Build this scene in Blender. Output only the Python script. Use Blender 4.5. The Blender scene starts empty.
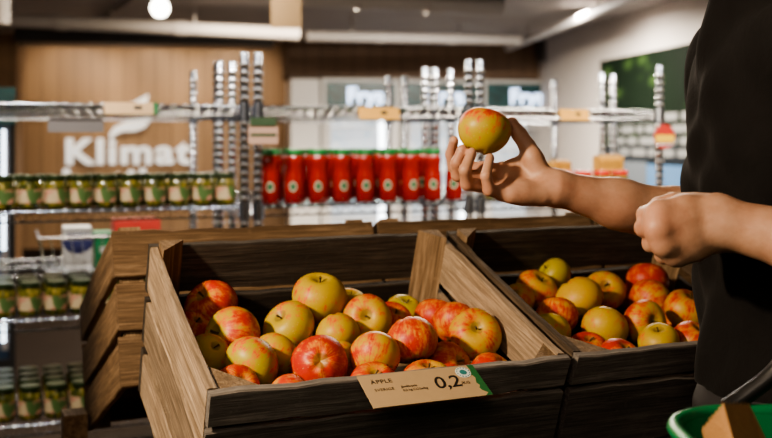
import bpy, math, random
import numpy as np
from mathutils import Vector, Matrix, noise as mnoise

scene = bpy.context.scene
COL = scene.collection
H = 1.30                 # height of the lens above the floor
FPX = 1000.0             # focal length in pixels of a 772 px wide frame
CX, HY = 386.0, 140.0    # vertical vanishing column and horizon row
R_ = math.radians

def P(px, py, Y):
    """World point seen at (px, py) at distance Y."""
    return Vector(((px - CX) * Y / FPX, Y, H - (py - HY) * Y / FPX))

def dirv(deg):
    a = R_(deg)
    return Vector((math.cos(a), math.sin(a), 0)), Vector((-math.sin(a), math.cos(a), 0))

# ------------------------------------------------------------------ materials
class NT:
    def __init__(self, name):
        m = bpy.data.materials.get(name) or bpy.data.materials.new(name)
        m.use_nodes = True
        self.m = m; self.t = m.node_tree; self.t.nodes.clear()
        self.out = self.n('ShaderNodeOutputMaterial')
    def n(self, typ, **kw):
        nd = self.t.nodes.new(typ)
        for k, v in kw.items(): setattr(nd, k, v)
        return nd
    def l(self, a, b): self.t.links.new(a, b)
    def val(self, sock, v):
        if isinstance(v, bpy.types.NodeSocket): self.l(v, sock)
        elif v is not None: sock.default_value = v
    def math(self, op, a, b=None, c=None, clamp=False):
        nd = self.n('ShaderNodeMath', operation=op); nd.use_clamp = clamp
        self.val(nd.inputs[0], a)
        if b is not None: self.val(nd.inputs[1], b)
        if c is not None: self.val(nd.inputs[2], c)
        return nd.outputs[0]
    def coord(self, which='Object'):
        return self.n('ShaderNodeTexCoord').outputs[which]
    def mapping(self, vec, scale=(1, 1, 1), rot=(0, 0, 0), loc=(0, 0, 0)):
        nd = self.n('ShaderNodeMapping')
        nd.inputs['Scale'].default_value = scale; nd.inputs['Rotation'].default_value = rot; nd.inputs['Location'].default_value = loc
        self.l(vec, nd.inputs['Vector']); return nd.outputs[0]
    def noise(self, vec, scale=5, detail=4, rough=.55, dist=0):
        nd = self.n('ShaderNodeTexNoise')
        nd.inputs['Scale'].default_value = scale; nd.inputs['Detail'].default_value = detail
        nd.inputs['Roughness'].default_value = rough; nd.inputs['Distortion'].default_value = dist
        if vec is not None: self.l(vec, nd.inputs['Vector'])
        return nd.outputs['Fac']
    def ramp(self, fac, stops):
        nd = self.n('ShaderNodeValToRGB'); cr = nd.color_ramp
        while len(cr.elements) < len(stops): cr.elements.new(.5)
        for e, (p, c) in zip(cr.elements, stops):
            e.position = p; e.color = (c[0], c[1], c[2], 1) if len(c) == 3 else c
        self.l(fac, nd.inputs[0]); return nd.outputs[0]
    def mix(self, fac, a, b, mode='MIX'):
        nd = self.n('ShaderNodeMix', data_type='RGBA', blend_type=mode)
        self.val(nd.inputs[0], fac)
        for s, v in ((nd.inputs[6], a), (nd.inputs[7], b)):
            if isinstance(v, bpy.types.NodeSocket): self.l(v, s)
            else: s.default_value = (v[0], v[1], v[2], 1)
        return nd.outputs[2]
    def bump(self, h, strength=.3, dist=.002):
        nd = self.n('ShaderNodeBump'); nd.inputs['Strength'].default_value = strength; nd.inputs['Distance'].default_value = dist
        self.l(h, nd.inputs['Height']); return nd.outputs[0]
    def bsdf(self, color, rough=.5, metal=0, normal=None, spec=None, emit=None, estr=0, sss=0, coat=0, trans=0, alpha=None):
        b = self.n('ShaderNodeBsdfPrincipled')
        if isinstance(color, bpy.types.NodeSocket): self.l(color, b.inputs['Base Color'])
        else: b.inputs['Base Color'].default_value = (color[0], color[1], color[2], 1)
        self.val(b.inputs['Roughness'], rough); self.val(b.inputs['Metallic'], metal)
        if normal is not None: self.l(normal, b.inputs['Normal'])
        if spec is not None: b.inputs['Specular IOR Level'].default_value = spec
        if emit is not None:
            if isinstance(emit, bpy.types.NodeSocket): self.l(emit, b.inputs['Emission Color'])
            else: b.inputs['Emission Color'].default_value = (emit[0], emit[1], emit[2], 1)
            self.val(b.inputs['Emission Strength'], estr)
        if sss:
            b.inputs['Subsurface Weight'].default_value = sss
            b.inputs['Subsurface Radius'].default_value = (.012, .005, .003); b.inputs['Subsurface Scale'].default_value = .5
        if coat: b.inputs['Coat Weight'].default_value = coat; b.inputs['Coat Roughness'].default_value = .08
        if trans: b.inputs['Transmission Weight'].default_value = trans
        if alpha is not None: self.val(b.inputs['Alpha'], alpha)
        self.l(b.outputs[0], self.out.inputs[0]); return self.m

def plain(name, c, rough=.5, metal=0, var=.12, scale=14, **kw):
    t = NT(name); f = t.noise(t.coord(), scale, 3)
    col = t.mix(f, [x * (1 - var) for x in c], [min(1, x * (1 + var)) for x in c])
    return t.bsdf(col, rough, metal, **kw)

def wood(name, dark, mid, light, axis='x', rough=.75, grain=1.0, worn=.5, bump=.8):
    t = NT(name); co = t.coord()
    geo = t.n('ShaderNodeNewGeometry'); rnd = geo.outputs['Random Per Island']
    off = t.n('ShaderNodeCombineXYZ'); t.l(t.math('MULTIPLY', rnd, 7.3), off.inputs[0]); t.l(t.math('MULTIPLY', rnd, 3.1), off.inputs[1]); t.l(t.math('MULTIPLY', rnd, 5.7), off.inputs[2])
    add = t.n('ShaderNodeVectorMath', operation='ADD'); t.l(co, add.inputs[0]); t.l(off.outputs[0], add.inputs[1])
    sc = {'x': (5, 130, 130), 'y': (130, 5, 130), 'z': (130, 130, 5)}[axis]
    sc2 = {'x': (16, 420, 420), 'y': (420, 16, 420), 'z': (420, 420, 16)}[axis]
    g1 = t.noise(t.mapping(add.outputs[0], [s * grain for s in sc]), 1.0, 5, .6, .6)
    g2 = t.noise(t.mapping(add.outputs[0], [s * grain for s in sc2]), 1.0, 3, .6)
    blot = t.noise(add.outputs[0], 9, 5, .65)
    fine = t.noise(add.outputs[0], 90, 3, .6)
    c = t.ramp(g1, [(.36, dark), (.5, mid), (.64, light)])
    c = t.mix(t.math('MULTIPLY', t.ramp(g2, [(.38, (1, 1, 1)), (.56, (0, 0, 0))]), .6), c, [x * .45 for x in dark])
    c = t.mix(t.math('MULTIPLY', t.ramp(blot, [(.38, (1, 1, 1)), (.62, (0, 0, 0))]), worn), c, [x * .55 for x in mid])
    c = t.mix(t.math('MULTIPLY', t.ramp(fine, [(.62, (0, 0, 0)), (.72, (1, 1, 1))]), .25), c, light)
    shade = t.math('ADD', .72, t.math('MULTIPLY', rnd, .5))
    hsv = t.n('ShaderNodeHueSaturation'); t.l(c, hsv.inputs['Color']); t.l(shade, hsv.inputs['Value'])
    hgt = t.math('ADD', t.math('MULTIPLY', g1, .6), t.math('ADD', t.math('MULTIPLY', g2, .5), t.math('MULTIPLY', fine, .25)))
    return t.bsdf(hsv.outputs[0], rough, 0, t.bump(hgt, bump, .0025), spec=.25)

def emis(name, c, s):
    t = NT(name); f = t.noise(t.coord(), 8, 2)
    return t.bsdf([x * .5 for x in c], .4, emit=t.mix(f, [x * .92 for x in c], c), estr=s)

# ------------------------------------------------------------------ mesh building
class MB:
    def __init__(self): self.v = []; self.f = []
    def add(self, vs, fs):
        b = len(self.v); self.v.extend([tuple(x) for x in vs]); self.f.extend([tuple(b + i for i in q) for q in fs]); return self
    def box(self, lo, hi, M=None):
        x0, y0, z0 = lo; x1, y1, z1 = hi
        vs = [Vector(p) for p in ((x0,y0,z0),(x1,y0,z0),(x1,y1,z0),(x0,y1,z0),(x0,y0,z1),(x1,y0,z1),(x1,y1,z1),(x0,y1,z1))]
        if M is not None: vs = [M @ p for p in vs]
        return self.add(vs, [(0,3,2,1),(4,5,6,7),(0,1,5,4),(1,2,6,5),(2,3,7,6),(3,0,4,7)])
    def tube(self, pts, r, seg=8, closed=False):
        pts = [Vector(p) for p in pts]; n = len(pts); rr = r if isinstance(r, (list, tuple)) else [r] * n
        vs = []; fs = []; up = None
        for i, p in enumerate(pts):
            if closed: t = pts[(i + 1) % n] - pts[i - 1]
            else: t = pts[min(i + 1, n - 1)] - pts[max(i - 1, 0)]
            t.normalize()
            if up is None:
                up = Vector((0, 0, 1)) if abs(t.z) < .9 else Vector((1, 0, 0))
            a = up - t * up.dot(t)
            if a.length < 1e-4: a = t.orthogonal()
            a.normalize(); up = a; b = t.cross(a)
            for k in range(seg):
                an = 2 * math.pi * k / seg
                vs.append(p + (a * math.cos(an) + b * math.sin(an)) * rr[i])
        for i in range(n if closed else n - 1):
            j = (i + 1) % n
            for k in range(seg):
                k2 = (k + 1) % seg
                fs.append((i * seg + k, i * seg + k2, j * seg + k2, j * seg + k))
        if not closed:
            fs.append(tuple(range(seg))[::-1]); fs.append(tuple((n - 1) * seg + k for k in range(seg)))
        return self.add(vs, fs)
    def lathe(self, prof, seg=24, M=None, cap=True):
        vs = []; fs = []; n = len(prof)
        for r, z in prof:
            for k in range(seg):
                a = 2 * math.pi * k / seg; q = Vector((r * math.cos(a), r * math.sin(a), z))
                vs.append(M @ q if M is not None else q)
        for i in range(n - 1):
            for k in range(seg):
                k2 = (k + 1) % seg; fs.append((i * seg + k, i * seg + k2, (i + 1) * seg + k2, (i + 1) * seg + k))
        if cap:
            fs.append(tuple(range(seg))[::-1]); fs.append(tuple((n - 1) * seg + k for k in range(seg)))
        return self.add(vs, fs)
    def prism(self, poly, z0, z1, M=None):
        n = len(poly); vs = [Vector((x, y, z0)) for x, y in poly] + [Vector((x, y, z1)) for x, y in poly]
        if M is not None: vs = [M @ p for p in vs]
        return self.add(vs, [tuple(range(n))[::-1], tuple(range(n, 2 * n))] + [(i, (i + 1) % n, n + (i + 1) % n, n + i) for i in range(n)])
    def plank(self, o, ax, wd, th, L, W, T, seed=0, rough=.0015, seg=14, chip=.004):
        """board starting at o, running L along ax, W along wd and T along th, with uneven worn edges"""
        o, ax, wd, th = Vector(o), Vector(ax), Vector(wd), Vector(th)
        rng = random.Random(seed); vs = []; fs = []
        ch = min(W, T) * .14
        ring = [(ch, 0), (W - ch, 0), (W, ch), (W, T - ch), (W - ch, T), (ch, T), (0, T - ch), (0, ch)]
        bow = rng.uniform(-1, 1) * .0025
        for i in range(seg + 1):
            s = i / seg
            jl = [mnoise.noise((s * 9 + seed * 3.7, e * 5.1, seed)) * rough * 2 for e in range(2)]
            bite = -chip * max(0, mnoise.noise((s * 22 + seed * 1.3, 3.3, 1)) - .25) * 2
            for w, t in ring:
                dw = (jl[0] - bite) * (w < W * .5) + (jl[1] + bite) * (w >= W * .5)
                endj = rng.uniform(-.0015, .0015) if i in (0, seg) else 0
                vs.append(o + ax * (s * L + endj) + wd * (w + dw) + th * (t + bow * math.sin(s * math.pi) + mnoise.noise((s * 6, w * 30, seed)) * rough * .6))
        m = len(ring)
        for i in range(seg):
            for k in range(m): fs.append((i * m + k, i * m + (k + 1) % m, (i + 1) * m + (k + 1) % m, (i + 1) * m + k))
        fs.append(tuple(range(m))[::-1]); fs.append(tuple(seg * m + k for k in range(m)))
        return self.add(vs, fs)
    def build(self, name, mat, parent=None, smooth=None, fix=True):
        me = bpy.data.meshes.new(name); me.from_pydata(self.v, [], self.f)
        if fix:
            import bmesh
            bm = bmesh.new(); bm.from_mesh(me); bmesh.ops.recalc_face_normals(bm, faces=bm.faces); bm.to_mesh(me); bm.free()
        if mat: me.materials.append(mat)
        if smooth is not None:
            me.polygons.foreach_set('use_smooth', [True] * len(me.polygons))
            if smooth < 180: me.set_sharp_from_angle(angle=R_(smooth))
        o = bpy.data.objects.new(name, me); COL.objects.link(o)
        if parent is not None: o.parent = parent
        return o

def tag(o, label, cat, group=None):
    o['label'] = label; o['category'] = cat
    if group: o['group'] = group
    return o
def struct(o): o['kind'] = 'structure'; return o
def empty(name, M):
    o = bpy.data.objects.new(name, None); o.empty_display_size = .05; COL.objects.link(o); o.matrix_world = M; return o
def frame(o, x, y=None, z=None):
    x = Vector(x).normalized(); z = Vector(z) if z is not None else x.cross(Vector(y)); z.normalize()
    y = z.cross(x).normalized(); z = x.cross(y)
    return Matrix(((x.x, y.x, z.x, o[0]), (x.y, y.y, z.y, o[1]), (x.z, y.z, z.z, o[2]), (0, 0, 0, 1)))
def copy_tree(o, parent=None):
    c = o.copy(); COL.objects.link(c); c.parent = parent
    for ch in o.children: copy_tree(ch, c)
    return c
def text_mesh(name, body, size, mat, M, parent=None, bold=0, extr=.0005, ax='LEFT', shear=0, spacing=1):
    cu = bpy.data.curves.new('tmp_text', 'FONT'); cu.body = body; cu.size = size; cu.offset = bold; cu.extrude = extr
    cu.align_x = ax; cu.shear = shear; cu.space_character = spacing; cu.resolution_u = 4
    tmp = bpy.data.objects.new('tmp_text', cu); COL.objects.link(tmp)
    bpy.context.view_layer.update()
    me = bpy.data.meshes.new_from_object(tmp.evaluated_get(bpy.context.evaluated_depsgraph_get()))
    bpy.data.objects.remove(tmp); bpy.data.curves.remove(cu)
    me.transform(M); me.name = name; me.materials.clear(); me.materials.append(mat)
    o = bpy.data.objects.new(name, me); COL.objects.link(o)
    if parent is not None: o.parent = parent
    return o

# ------------------------------------------------------------------ camera
cam = bpy.data.cameras.new('camera'); camo = bpy.data.objects.new('camera', cam); COL.objects.link(camo)
camo.location = (0, 0, H); camo.rotation_euler = (R_(90), 0, 0)
cam.sensor_width = 36; cam.lens = 36 * FPX / 772; cam.shift_y = -(219 - HY) / 772
cam.dof.use_dof = True; cam.dof.focus_distance = 1.30; cam.dof.aperture_fstop = 4.3
cam.clip_start = .05
scene.camera = camo
scene.view_settings.view_transform = 'AgX'; scene.view_settings.look = 'AgX - Medium High Contrast'
scene.view_settings.exposure = 0.25

# ------------------------------------------------------------------ the room
CEIL = H + 1.2
rb, rf = dirv(10)                    # building axes: along the back wall, into the depth
K = Vector((1.70, 13.0, 0))          # far corner
M_wallwood = None
def wallwood(name, a, b, c):
    t = NT(name); co = t.coord()
    br = t.n('ShaderNodeTexBrick'); br.offset = .5
    br.inputs['Scale'].default_value = 1; br.inputs['Mortar Size'].default_value = .006
    br.inputs['Brick Width'].default_value = 3.0; br.inputs['Row Height'].default_value = .19
    br.inputs['Color1'].default_value = (*a, 1); br.inputs['Color2'].default_value = (*b, 1); br.inputs['Mortar'].default_value = (*[x * .3 for x in a], 1)
    sw = t.n('ShaderNodeSeparateXYZ'); t.l(co, sw.inputs[0]); cb = t.n('ShaderNodeCombineXYZ')
    t.l(sw.outputs[2], cb.inputs[0]); t.l(sw.outputs[0], cb.inputs[1])
    t.l(cb.outputs[0], br.inputs['Vector'])
    g = t.noise(t.mapping(co, (22, 22, 1.2)), 1, 4, .6, .5)
    col = t.mix(t.math('MULTIPLY', g, .7), br.outputs['Color'], c)
    return t.bsdf(col, .6)
m_wallwood = wallwood('oak_cladding', (.30, .18, .09), (.23, .135, .068), (.15, .085, .042))
m_sofwood = wallwood('dimmed_cladding', (.2, .12, .07), (.16, .095, .055), (.1, .058, .035))  # same cladding toned darker for the weaker light over the coolers
m_white = plain('white_plaster', (.50, .455, .42), .8, var=.04, scale=3)
m_ceil = plain('ceiling_grey', (.36, .33, .315), .8, var=.2, scale=2)
m_floor = plain('floor_concrete', (.012, .008, .006), .9, var=.2, scale=4, spec=.08)
m_darkbeam = plain('dark_paint', (.035, .032, .032), .5)
m_pipe = plain('white_duct', (.40, .37, .35), .4, var=.05)
m_chrome = plain('chrome', (.82, .84, .88), .2, 1.0, var=.03)
m_dimchrome = plain('dim_chrome', (.30, .34, .41), .22, 1.0, var=.03)  # chrome toned darker so the bright rings and beads read as glints
m_blackpl = plain('black_plastic', (.012, .012, .013), .35)

def wallbox(name, o, ax, L, thick_dir, T, z0, z1, mat):
    M = frame(o, ax, z=(0, 0, 1)); ty = 1 if Vector(thick_dir).dot(M.col[1].xyz) > 0 else -1
    b = MB().box((0, min(0, ty * T), z0), (L, max(0, ty * T), z1)).build(name, mat); b.matrix_world = M; return struct(b)
Lb = 8.0
left_end = K - rb * Lb
wallbox('wall_back', left_end, rb, Lb, rf, .2, 0, CEIL, m_wallwood)
wallbox('wall_right', K, -rf, 15.5, rb, .2, 0, CEIL, m_white)
wallbox('wall_left', left_end, -rf, 15.5, -rb, .2, 0, CEIL, m_white)
wallbox('wall_front', left_end - rf * 15.5, rb, Lb, -rf, .2, 0, CEIL, m_white)
for nm, z0, z1, mt in (('floor', -.1, 0, m_floor), ('ceiling', CEIL, CEIL + .1, m_ceil)):
    f = MB().box((0, -15.5, z0), (Lb, 0, z1)).build(nm, mt); f.matrix_world = frame(left_end, rb, z=(0, 0, 1)); struct(f)

def on_plane(px, py, p0, nrm):
    d = Vector(((px - CX) / FPX, 1, -(py - HY) / FPX)); o = Vector((0, 0, H))
    return o + d * ((p0 - o).dot(nrm) / d.dot(nrm))
def back(px, py, off=0.0): return on_plane(px, py, K - rf * off, rf)
def right(px, py, off=0.0): return on_plane(px, py, K - rb * off, rb)

# wooden soffit over the coolers, dark bulkhead over the oak wall
s0, s1 = back(288, 60, .9), K - rf * .9
wallbox('trim_1', Vector((s0.x, s0.y, 0)), rb, (s1 - s0).length_squared ** .5 * 1.0, rf, .89, H + .74, CEIL - .002, m_sofwood)
b0, b1 = back(14, 40, 1.6), back(274, 40, 1.6)
wallbox('trim_2', Vector((b0.x, b0.y, 0)), rb, Vector((b1.x - b0.x, b1.y - b0.y, 0)).length, rf, .5, H + 1.02, CEIL - .002, m_darkbeam)
# wood return on the far left
w0 = back(17, 60, 1.3)
wallbox('trim_3', Vector((w0.x, w0.y, 0)) - rb * 1.2, rb, 1.2, rf, .3, 0, CEIL - .06, m_wallwood)

def ceiling_pipe(name, a, b, r, label, cat, mat=None):
    mb = MB().tube([a, a.lerp(b, .5), b], r, 16); o = mb.build(name, mat or m_pipe, smooth=60); tag(o, label, cat); 
    for k in (.2, .7):
        c = a.lerp(b, k); MB().tube([c + Vector((0, 0, r * .5)), Vector((c.x, c.y, CEIL))], .012, 8).build('hanger', m_pipe, o, smooth=60)
    dd = (b - a).normalized()
    for k in (.33, .66):
        c = a.lerp(b, k); MB().tube([c - dd * .05, c + dd * .05], r * 1.12, 16).build('joint_collar', m_pipe, o, smooth=60)
    return o
ceiling_pipe('ventilation_duct', P(-60, 17, 8.6), P(300, 34, 8.9), .06, 'long white ventilation pipe under the ceiling in front of the dark bulkhead', 'duct')
ceiling_pipe('ventilation_duct', P(306, 36, 9.6), P(520, 40, 10.4), .05, 'white pipe under the ceiling above the wood soffit', 'duct')
ceiling_pipe('ventilation_duct', P(290, -6, 7.4), P(500, 6, 8.0), .085, 'thick pale duct crossing the ceiling highest up', 'duct')
ceiling_pipe('lighting_track', P(96, 24, 10.0), P(165, -28, 6.9), .022, 'thin lighting track running across the ceiling beside the globe lamp', 'track', m_darkbeam)
ceiling_pipe('water_pipe', P(508, 48, 11.5), P(660, -14, 7.2), .04, 'slim pale pipe along the top of the white wall', 'pipe')
# vertical white pipe stub on the far left
o = MB().tube([P(4, 24, 6), P(4, 0, 6), Vector((P(4, 0, 6).x, 6, CEIL))], .035, 14).build('drop_pipe', m_pipe, smooth=60); tag(o, 'short white vertical pipe hanging down in the top corner', 'pipe')

# globe lamp
lamp_c = P(160, 8, 6.3); 
lamp = empty('globe_lamp', Matrix.Translation(lamp_c)); tag(lamp, 'glowing round white globe lamp hanging under the ceiling', 'lamp')
m_globe = emis('lamp_glow', (1, .93, .8), 14)
MB().lathe([(.0, -.07), (.03, -.063), (.055, -.043), (.068, -.015), (.068, .015), (.055, .043), (.03, .063), (0, .07)], 20).build('globe', m_globe, lamp, smooth=180).scale = (.85, .85, .85)
MB().lathe([(.03, .06), (.03, .1), (.012, .11), (.012, CEIL - lamp_c.z)], 14).build('socket', m_darkbeam, lamp, smooth=50)

# hanging card
m_card = plain('kraft_card', (.52, .36, .2), .7, var=.06, scale=60)
m_cardpale = plain('pale_card', (.44, .31, .175), .7, var=.06, scale=60)
hc = P(286, -6, 5.0); hroot = empty('hanging_sign', Matrix.Translation(hc)); tag(hroot, 'plain beige card sign hanging from the ceiling by two cords', 'sign')
MB().box((-.075, -.002, -.17), (.075, .002, .14)).build('card', m_cardpale, hroot)
for sx in (-.05, .05): MB().tube([(sx, 0, .135), (sx, 0, CEIL - hc.z)], .0015, 6).build('cord', m_blackpl, hroot)

# vent on the white wall
vp = right(535, 53, .0); v = empty('air_vent', frame(vp, -rf, z=(0, 0, 1))); tag(v, 'small grey air vent high on the white wall', 'vent')
m_grey = plain('vent_grey', (.16, .15, .15), .5)
vf = MB().box((-.42, -.03, -.13), (.42, -.001, .13)).build('frame', m_grey, v)
mb = MB()
for k in range(8): mb.box((-.38, -.045, -.115 + k * .03), (.38, -.031, -.1 + k * .03))
mb.build('grille', m_darkbeam, v)

# ------------------------------------------------------------------ shop sign on the oak wall
m_letter = emis('sign_white', (1, .97, .92), .65)
sign_o = back(64, 163.5, .06); sc_ = (back(193, 163, .06) - back(65, 163, .06)).length
sgn = empty('shop_sign', frame(sign_o, rb, z=-rf)); tag(sgn, 'large white shop lettering with a leaf emblem on the oak wall', 'sign')
kx = sc_ / 128.0
text_mesh('lettering', 'Klimat', 36 * kx, m_letter, Matrix.Scale(1.2, 4, (1, 0, 0)), sgn, bold=1.0 * kx, extr=.03, spacing=1.12)
text_mesh('lettering', 'butik', 36 * kx, m_letter, Matrix.Translation((-2 * kx, -31 * kx, 0)) @ Matrix.Scale(1.17, 4, (1, 0, 0)), sgn, bold=1.0 * kx, extr=.03, spacing=1.12)
def blade(pts): return [(x * kx, y * kx) for x, y in pts]
MB().prism(blade([(45, 30), (50, 37), (60, 42), (72, 44), (82, 48), (87, 54), (86, 45), (80, 37), (70, 33), (58, 33), (50, 29), (46, 24)]), -.03, .03).build('leaf_emblem', m_letter, sgn)
MB().prism(blade([(48, 52), (58, 60), (70, 63), (78, 68), (84, 71), (82, 62), (76, 57), (66, 54)]), -.03, .03).build('leaf_emblem', m_letter, sgn)

# ------------------------------------------------------------------ coolers at the back
m_coolw = plain('cooler_white', (.62, .6, .58), .4, var=.04)
t = NT('cooler_screen'); co = t.coord(); f1 = t.noise(t.mapping(co, (5, 5, 9)), 1, 5, .7, 1.5)
m_screen = t.bsdf((.01, .02, .02), .3, emit=t.ramp(f1, [(.4, (.004, .012, .012)), (.58, (.006, .05, .048)), (.75, (.04, .2, .15))]), estr=.9)
m_blueglow = emis('screen_text', (.62, .75, 1), 3)
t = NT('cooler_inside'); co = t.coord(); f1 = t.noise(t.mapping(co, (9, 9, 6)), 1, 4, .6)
m_inside = t.bsdf((.3, .33, .36), .4, emit=t.ramp(f1, [(.35, (.28, .33, .38)), (.55, (.55, .56, .56)), (.68, (.36, .4, .48))]), estr=1.5)  # interior lighting put into the liner as a glow
m_tube = emis('tube_glow', (.9, .96, 1), 7)
m_glass = None
t = NT('door_glass')
gl = t.n('ShaderNodeBsdfGlossy'); gl.inputs['Roughness'].default_value = .05
tr = t.n('ShaderNodeBsdfTransparent'); mx = t.n('ShaderNodeMixShader'); fr = t.n('ShaderNodeFresnel'); fr.inputs[0].default_value = 1.4
t.l(fr.outputs[0], mx.inputs[0]); t.l(tr.outputs[0], mx.inputs[1]); t.l(gl.outputs[0], mx.inputs[2]); t.l(mx.outputs[0], t.out.inputs[0]); m_glass = t.m
cool_lab = ['white upright glass-door cooler, first after the oak wall', 'white upright glass-door cooler, second from the oak wall', 'white upright glass-door cooler, third and next to the white wall']
for i, (xa, xb) in enumerate(((322, 400), (402, 481), (483, 562))):
    a, b = back(xa, 140, .95), back(xb, 140, .95); W = (b - a).length
    c = empty('glass_door_cooler', frame(Vector((a.x, a.y, 0)), rb, z=(0, 0, 1))); tag(c, cool_lab[i], 'cooler', 'coolers along the back wall')
    zt = H + .72; zh = H + .39
    mb = MB().box((0, .02, 0), (.05, .75, zt)).box((W - .05, .02, 0), (W, .75, zt)).box((.05, .02, zt - .04), (W - .05, .75, zt)).box((.05, .7, 0), (W - .05, .75, zt - .04)).box((.05, .02, 0), (W - .05, .7, .18))
    mb.build('cabinet', m_coolw, c)
    hd = MB().box((.05, -.01, zh), (W - .05, .1, zt - .05)).build('header_screen', m_screen, c)
    text_mesh('lettering', 'Frys', .26, m_blueglow, Matrix.Translation((W * .55, -.02, zh + .04)) @ Matrix.Rotation(R_(90), 4, 'X'), hd, bold=.008, extr=.004, ax='CENTER')
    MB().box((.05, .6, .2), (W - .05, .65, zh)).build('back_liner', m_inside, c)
    for k in range(5): MB().box((.06, .12, .35 + k * .27), (W - .06, .58, .37 + k * .27)).build('shelf', m_coolw, c)
    d = MB().box((.05, -.0, .2), (W - .05, .012, zh - .02)).build('door', m_glass, c)
    MB().box((.05, -.02, .2), (.1, .02, zh - .02)).build('door_frame', m_coolw, d); MB().box((W - .1, -.02, .2), (W - .05, .02, zh - .02)).build('door_frame', m_coolw, d)
    MB().tube([(W - .16, -.04, .7), (W - .16, -.04, 1.3)], .015, 10).build('handle', m_chrome, d, smooth=60)
    MB().tube([(W - .2, .1, .3), (W - .2, .1, zh - .06)], .035, 10).build('light_tube', m_tube, c, smooth=60)
# white end panel left of the coolers
e0 = back(291, 140, .93)
o = MB().box((0, .0, 0), (.33, .75, H + .71)).build('end_panel', m_coolw); 
o.name = 'trim_4'; o.matrix_world = frame(Vector((e0.x, e0.y, 0)), rb, z=(0, 0, 1)); struct(o)

# chest of light: dark cooler on the far left with LED strip
lc = empty('display_cooler', frame(Vector((-1.845, 4.98, 0)) - dirv(21)[0] * .70, dirv(21)[0], z=(0, 0, 1))); tag(lc, 'dark upright display cooler with bright LED edge beside the pickle shelves', 'cooler')
LW = .70
MB().box((0, .05, 0), (.04, .7, 1.56)).box((LW - .03, .05, 0), (LW, .7, 1.56)).box((.04, .65, 0), (LW - .03, .7, 1.56)).box((.04, .05, 0), (LW - .03, .65, .2)).box((.04, .05, 1.54), (LW - .03, .65, 1.56)).build('cabinet', m_blackpl, lc)
MB().box((0, -.0, 1.38), (LW, .06, 1.56)).build('header_screen', m_screen, lc)
t = NT('blue_interior'); f1 = t.noise(t.mapping(t.coord(), (7, 7, 5)), 1, 3)
m_bluein = t.bsdf((.1, .14, .2), .4, emit=t.ramp(f1, [(.4, (.02, .035, .06)), (.65, (.10, .15, .22))]), estr=.8)
MB().box((.04, .5, .2), (LW - .03, .55, 1.38)).build('back_liner', m_bluein, lc)
for k in range(4): MB().box((.05, .1, .38 + k * .26), (LW - .04, .5, .4 + k * .26)).build('shelf', m_blackpl, lc)
m_led = emis('led_glow', (.75, .88, 1), 9)
for za, zb_ in ((.30, .62), (.76, .98), (1.06, 1.36)):
    mb = MB(); z = za
    while z < zb_:
        mb.lathe([(0, -.008), (.0065, -.005), (.008, 0), (.0065, .005), (0, .008)], 8, Matrix.Translation((LW - .055, .03, z))); z += .0235
    mb.build('light_strip', m_led, lc, smooth=180)
MB().box((LW - .065, .035, .25), (LW - .035, .05, 1.38)).build('door_edge', m_grey, lc)

# ------------------------------------------------------------------ leafy poster on the white wall
t = NT('leaf_poster'); co = t.coord()
sep = t.n('ShaderNodeSeparateXYZ'); t.l(co, sep.inputs[0])
vor = t.n('ShaderNodeTexVoronoi'); vor.inputs['Scale'].default_value = 1.0; t.l(t.mapping(co, (2.2, 1, 5.5), (0, .6, 0)), vor.inputs['Vector'])
nn = t.noise(co, 2.2, 4, .6, 1)
leaf = t.ramp(t.math('ADD', t.math('MULTIPLY', vor.outputs['Distance'], .8), t.math('MULTIPLY', nn, .7)), [(.3, (.11, .17, .045)), (.48, (.035, .07, .02)), (.66, (.008, .016, .008))])
low = t.mix(t.math('GREATER_THAN', sep.outputs[2], -.05), (.02, .025, .03), leaf)
blue = t.math('LESS_THAN', sep.outputs[2], -.22)
col = t.mix(blue, low, (.12, .24, .42))  # blue light on the lower part painted into the colour
m_poster = t.bsdf(t.mix(.6, col, (.0, .0, .0)), .7, emit=col, estr=.4, spec=.05)  # printed panel also given a faint glow of its own
q0, q1 = right(603, 140, .0), right(760, 140, .0)
po = empty('leaf_poster', frame(Vector((q0.x, q0.y, H)), -rf, z=(0, 0, 1))); tag(po, 'big dark poster of green leaves with rows of white text on the white wall', 'poster')
PW = 5.4
MB().box((0, -.03, -.75), (PW, -.001, .80)).build('panel', m_poster, po)
m_txt = plain('poster_text', (.13, .13, .125), .7)
rng = random.Random(5)
mb = MB()
for r_ in range(4):
    x = .15 + .05 * r_
    while x < PW - .3:
        w = rng.uniform(.12, .4); mb.box((x, -.036, .17 - r_ * .105), (x + w, -.031, .235 - r_ * .105)); x += w + .07
mb.build('text_lines', m_txt, po)
m_pgrey = plain('poster_grey', (.07, .08, .09), .5)
MB().box((.02, -.034, -.74), (1.1, -.0311, -.2)).build('grey_band', m_pgrey, po)

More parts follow.
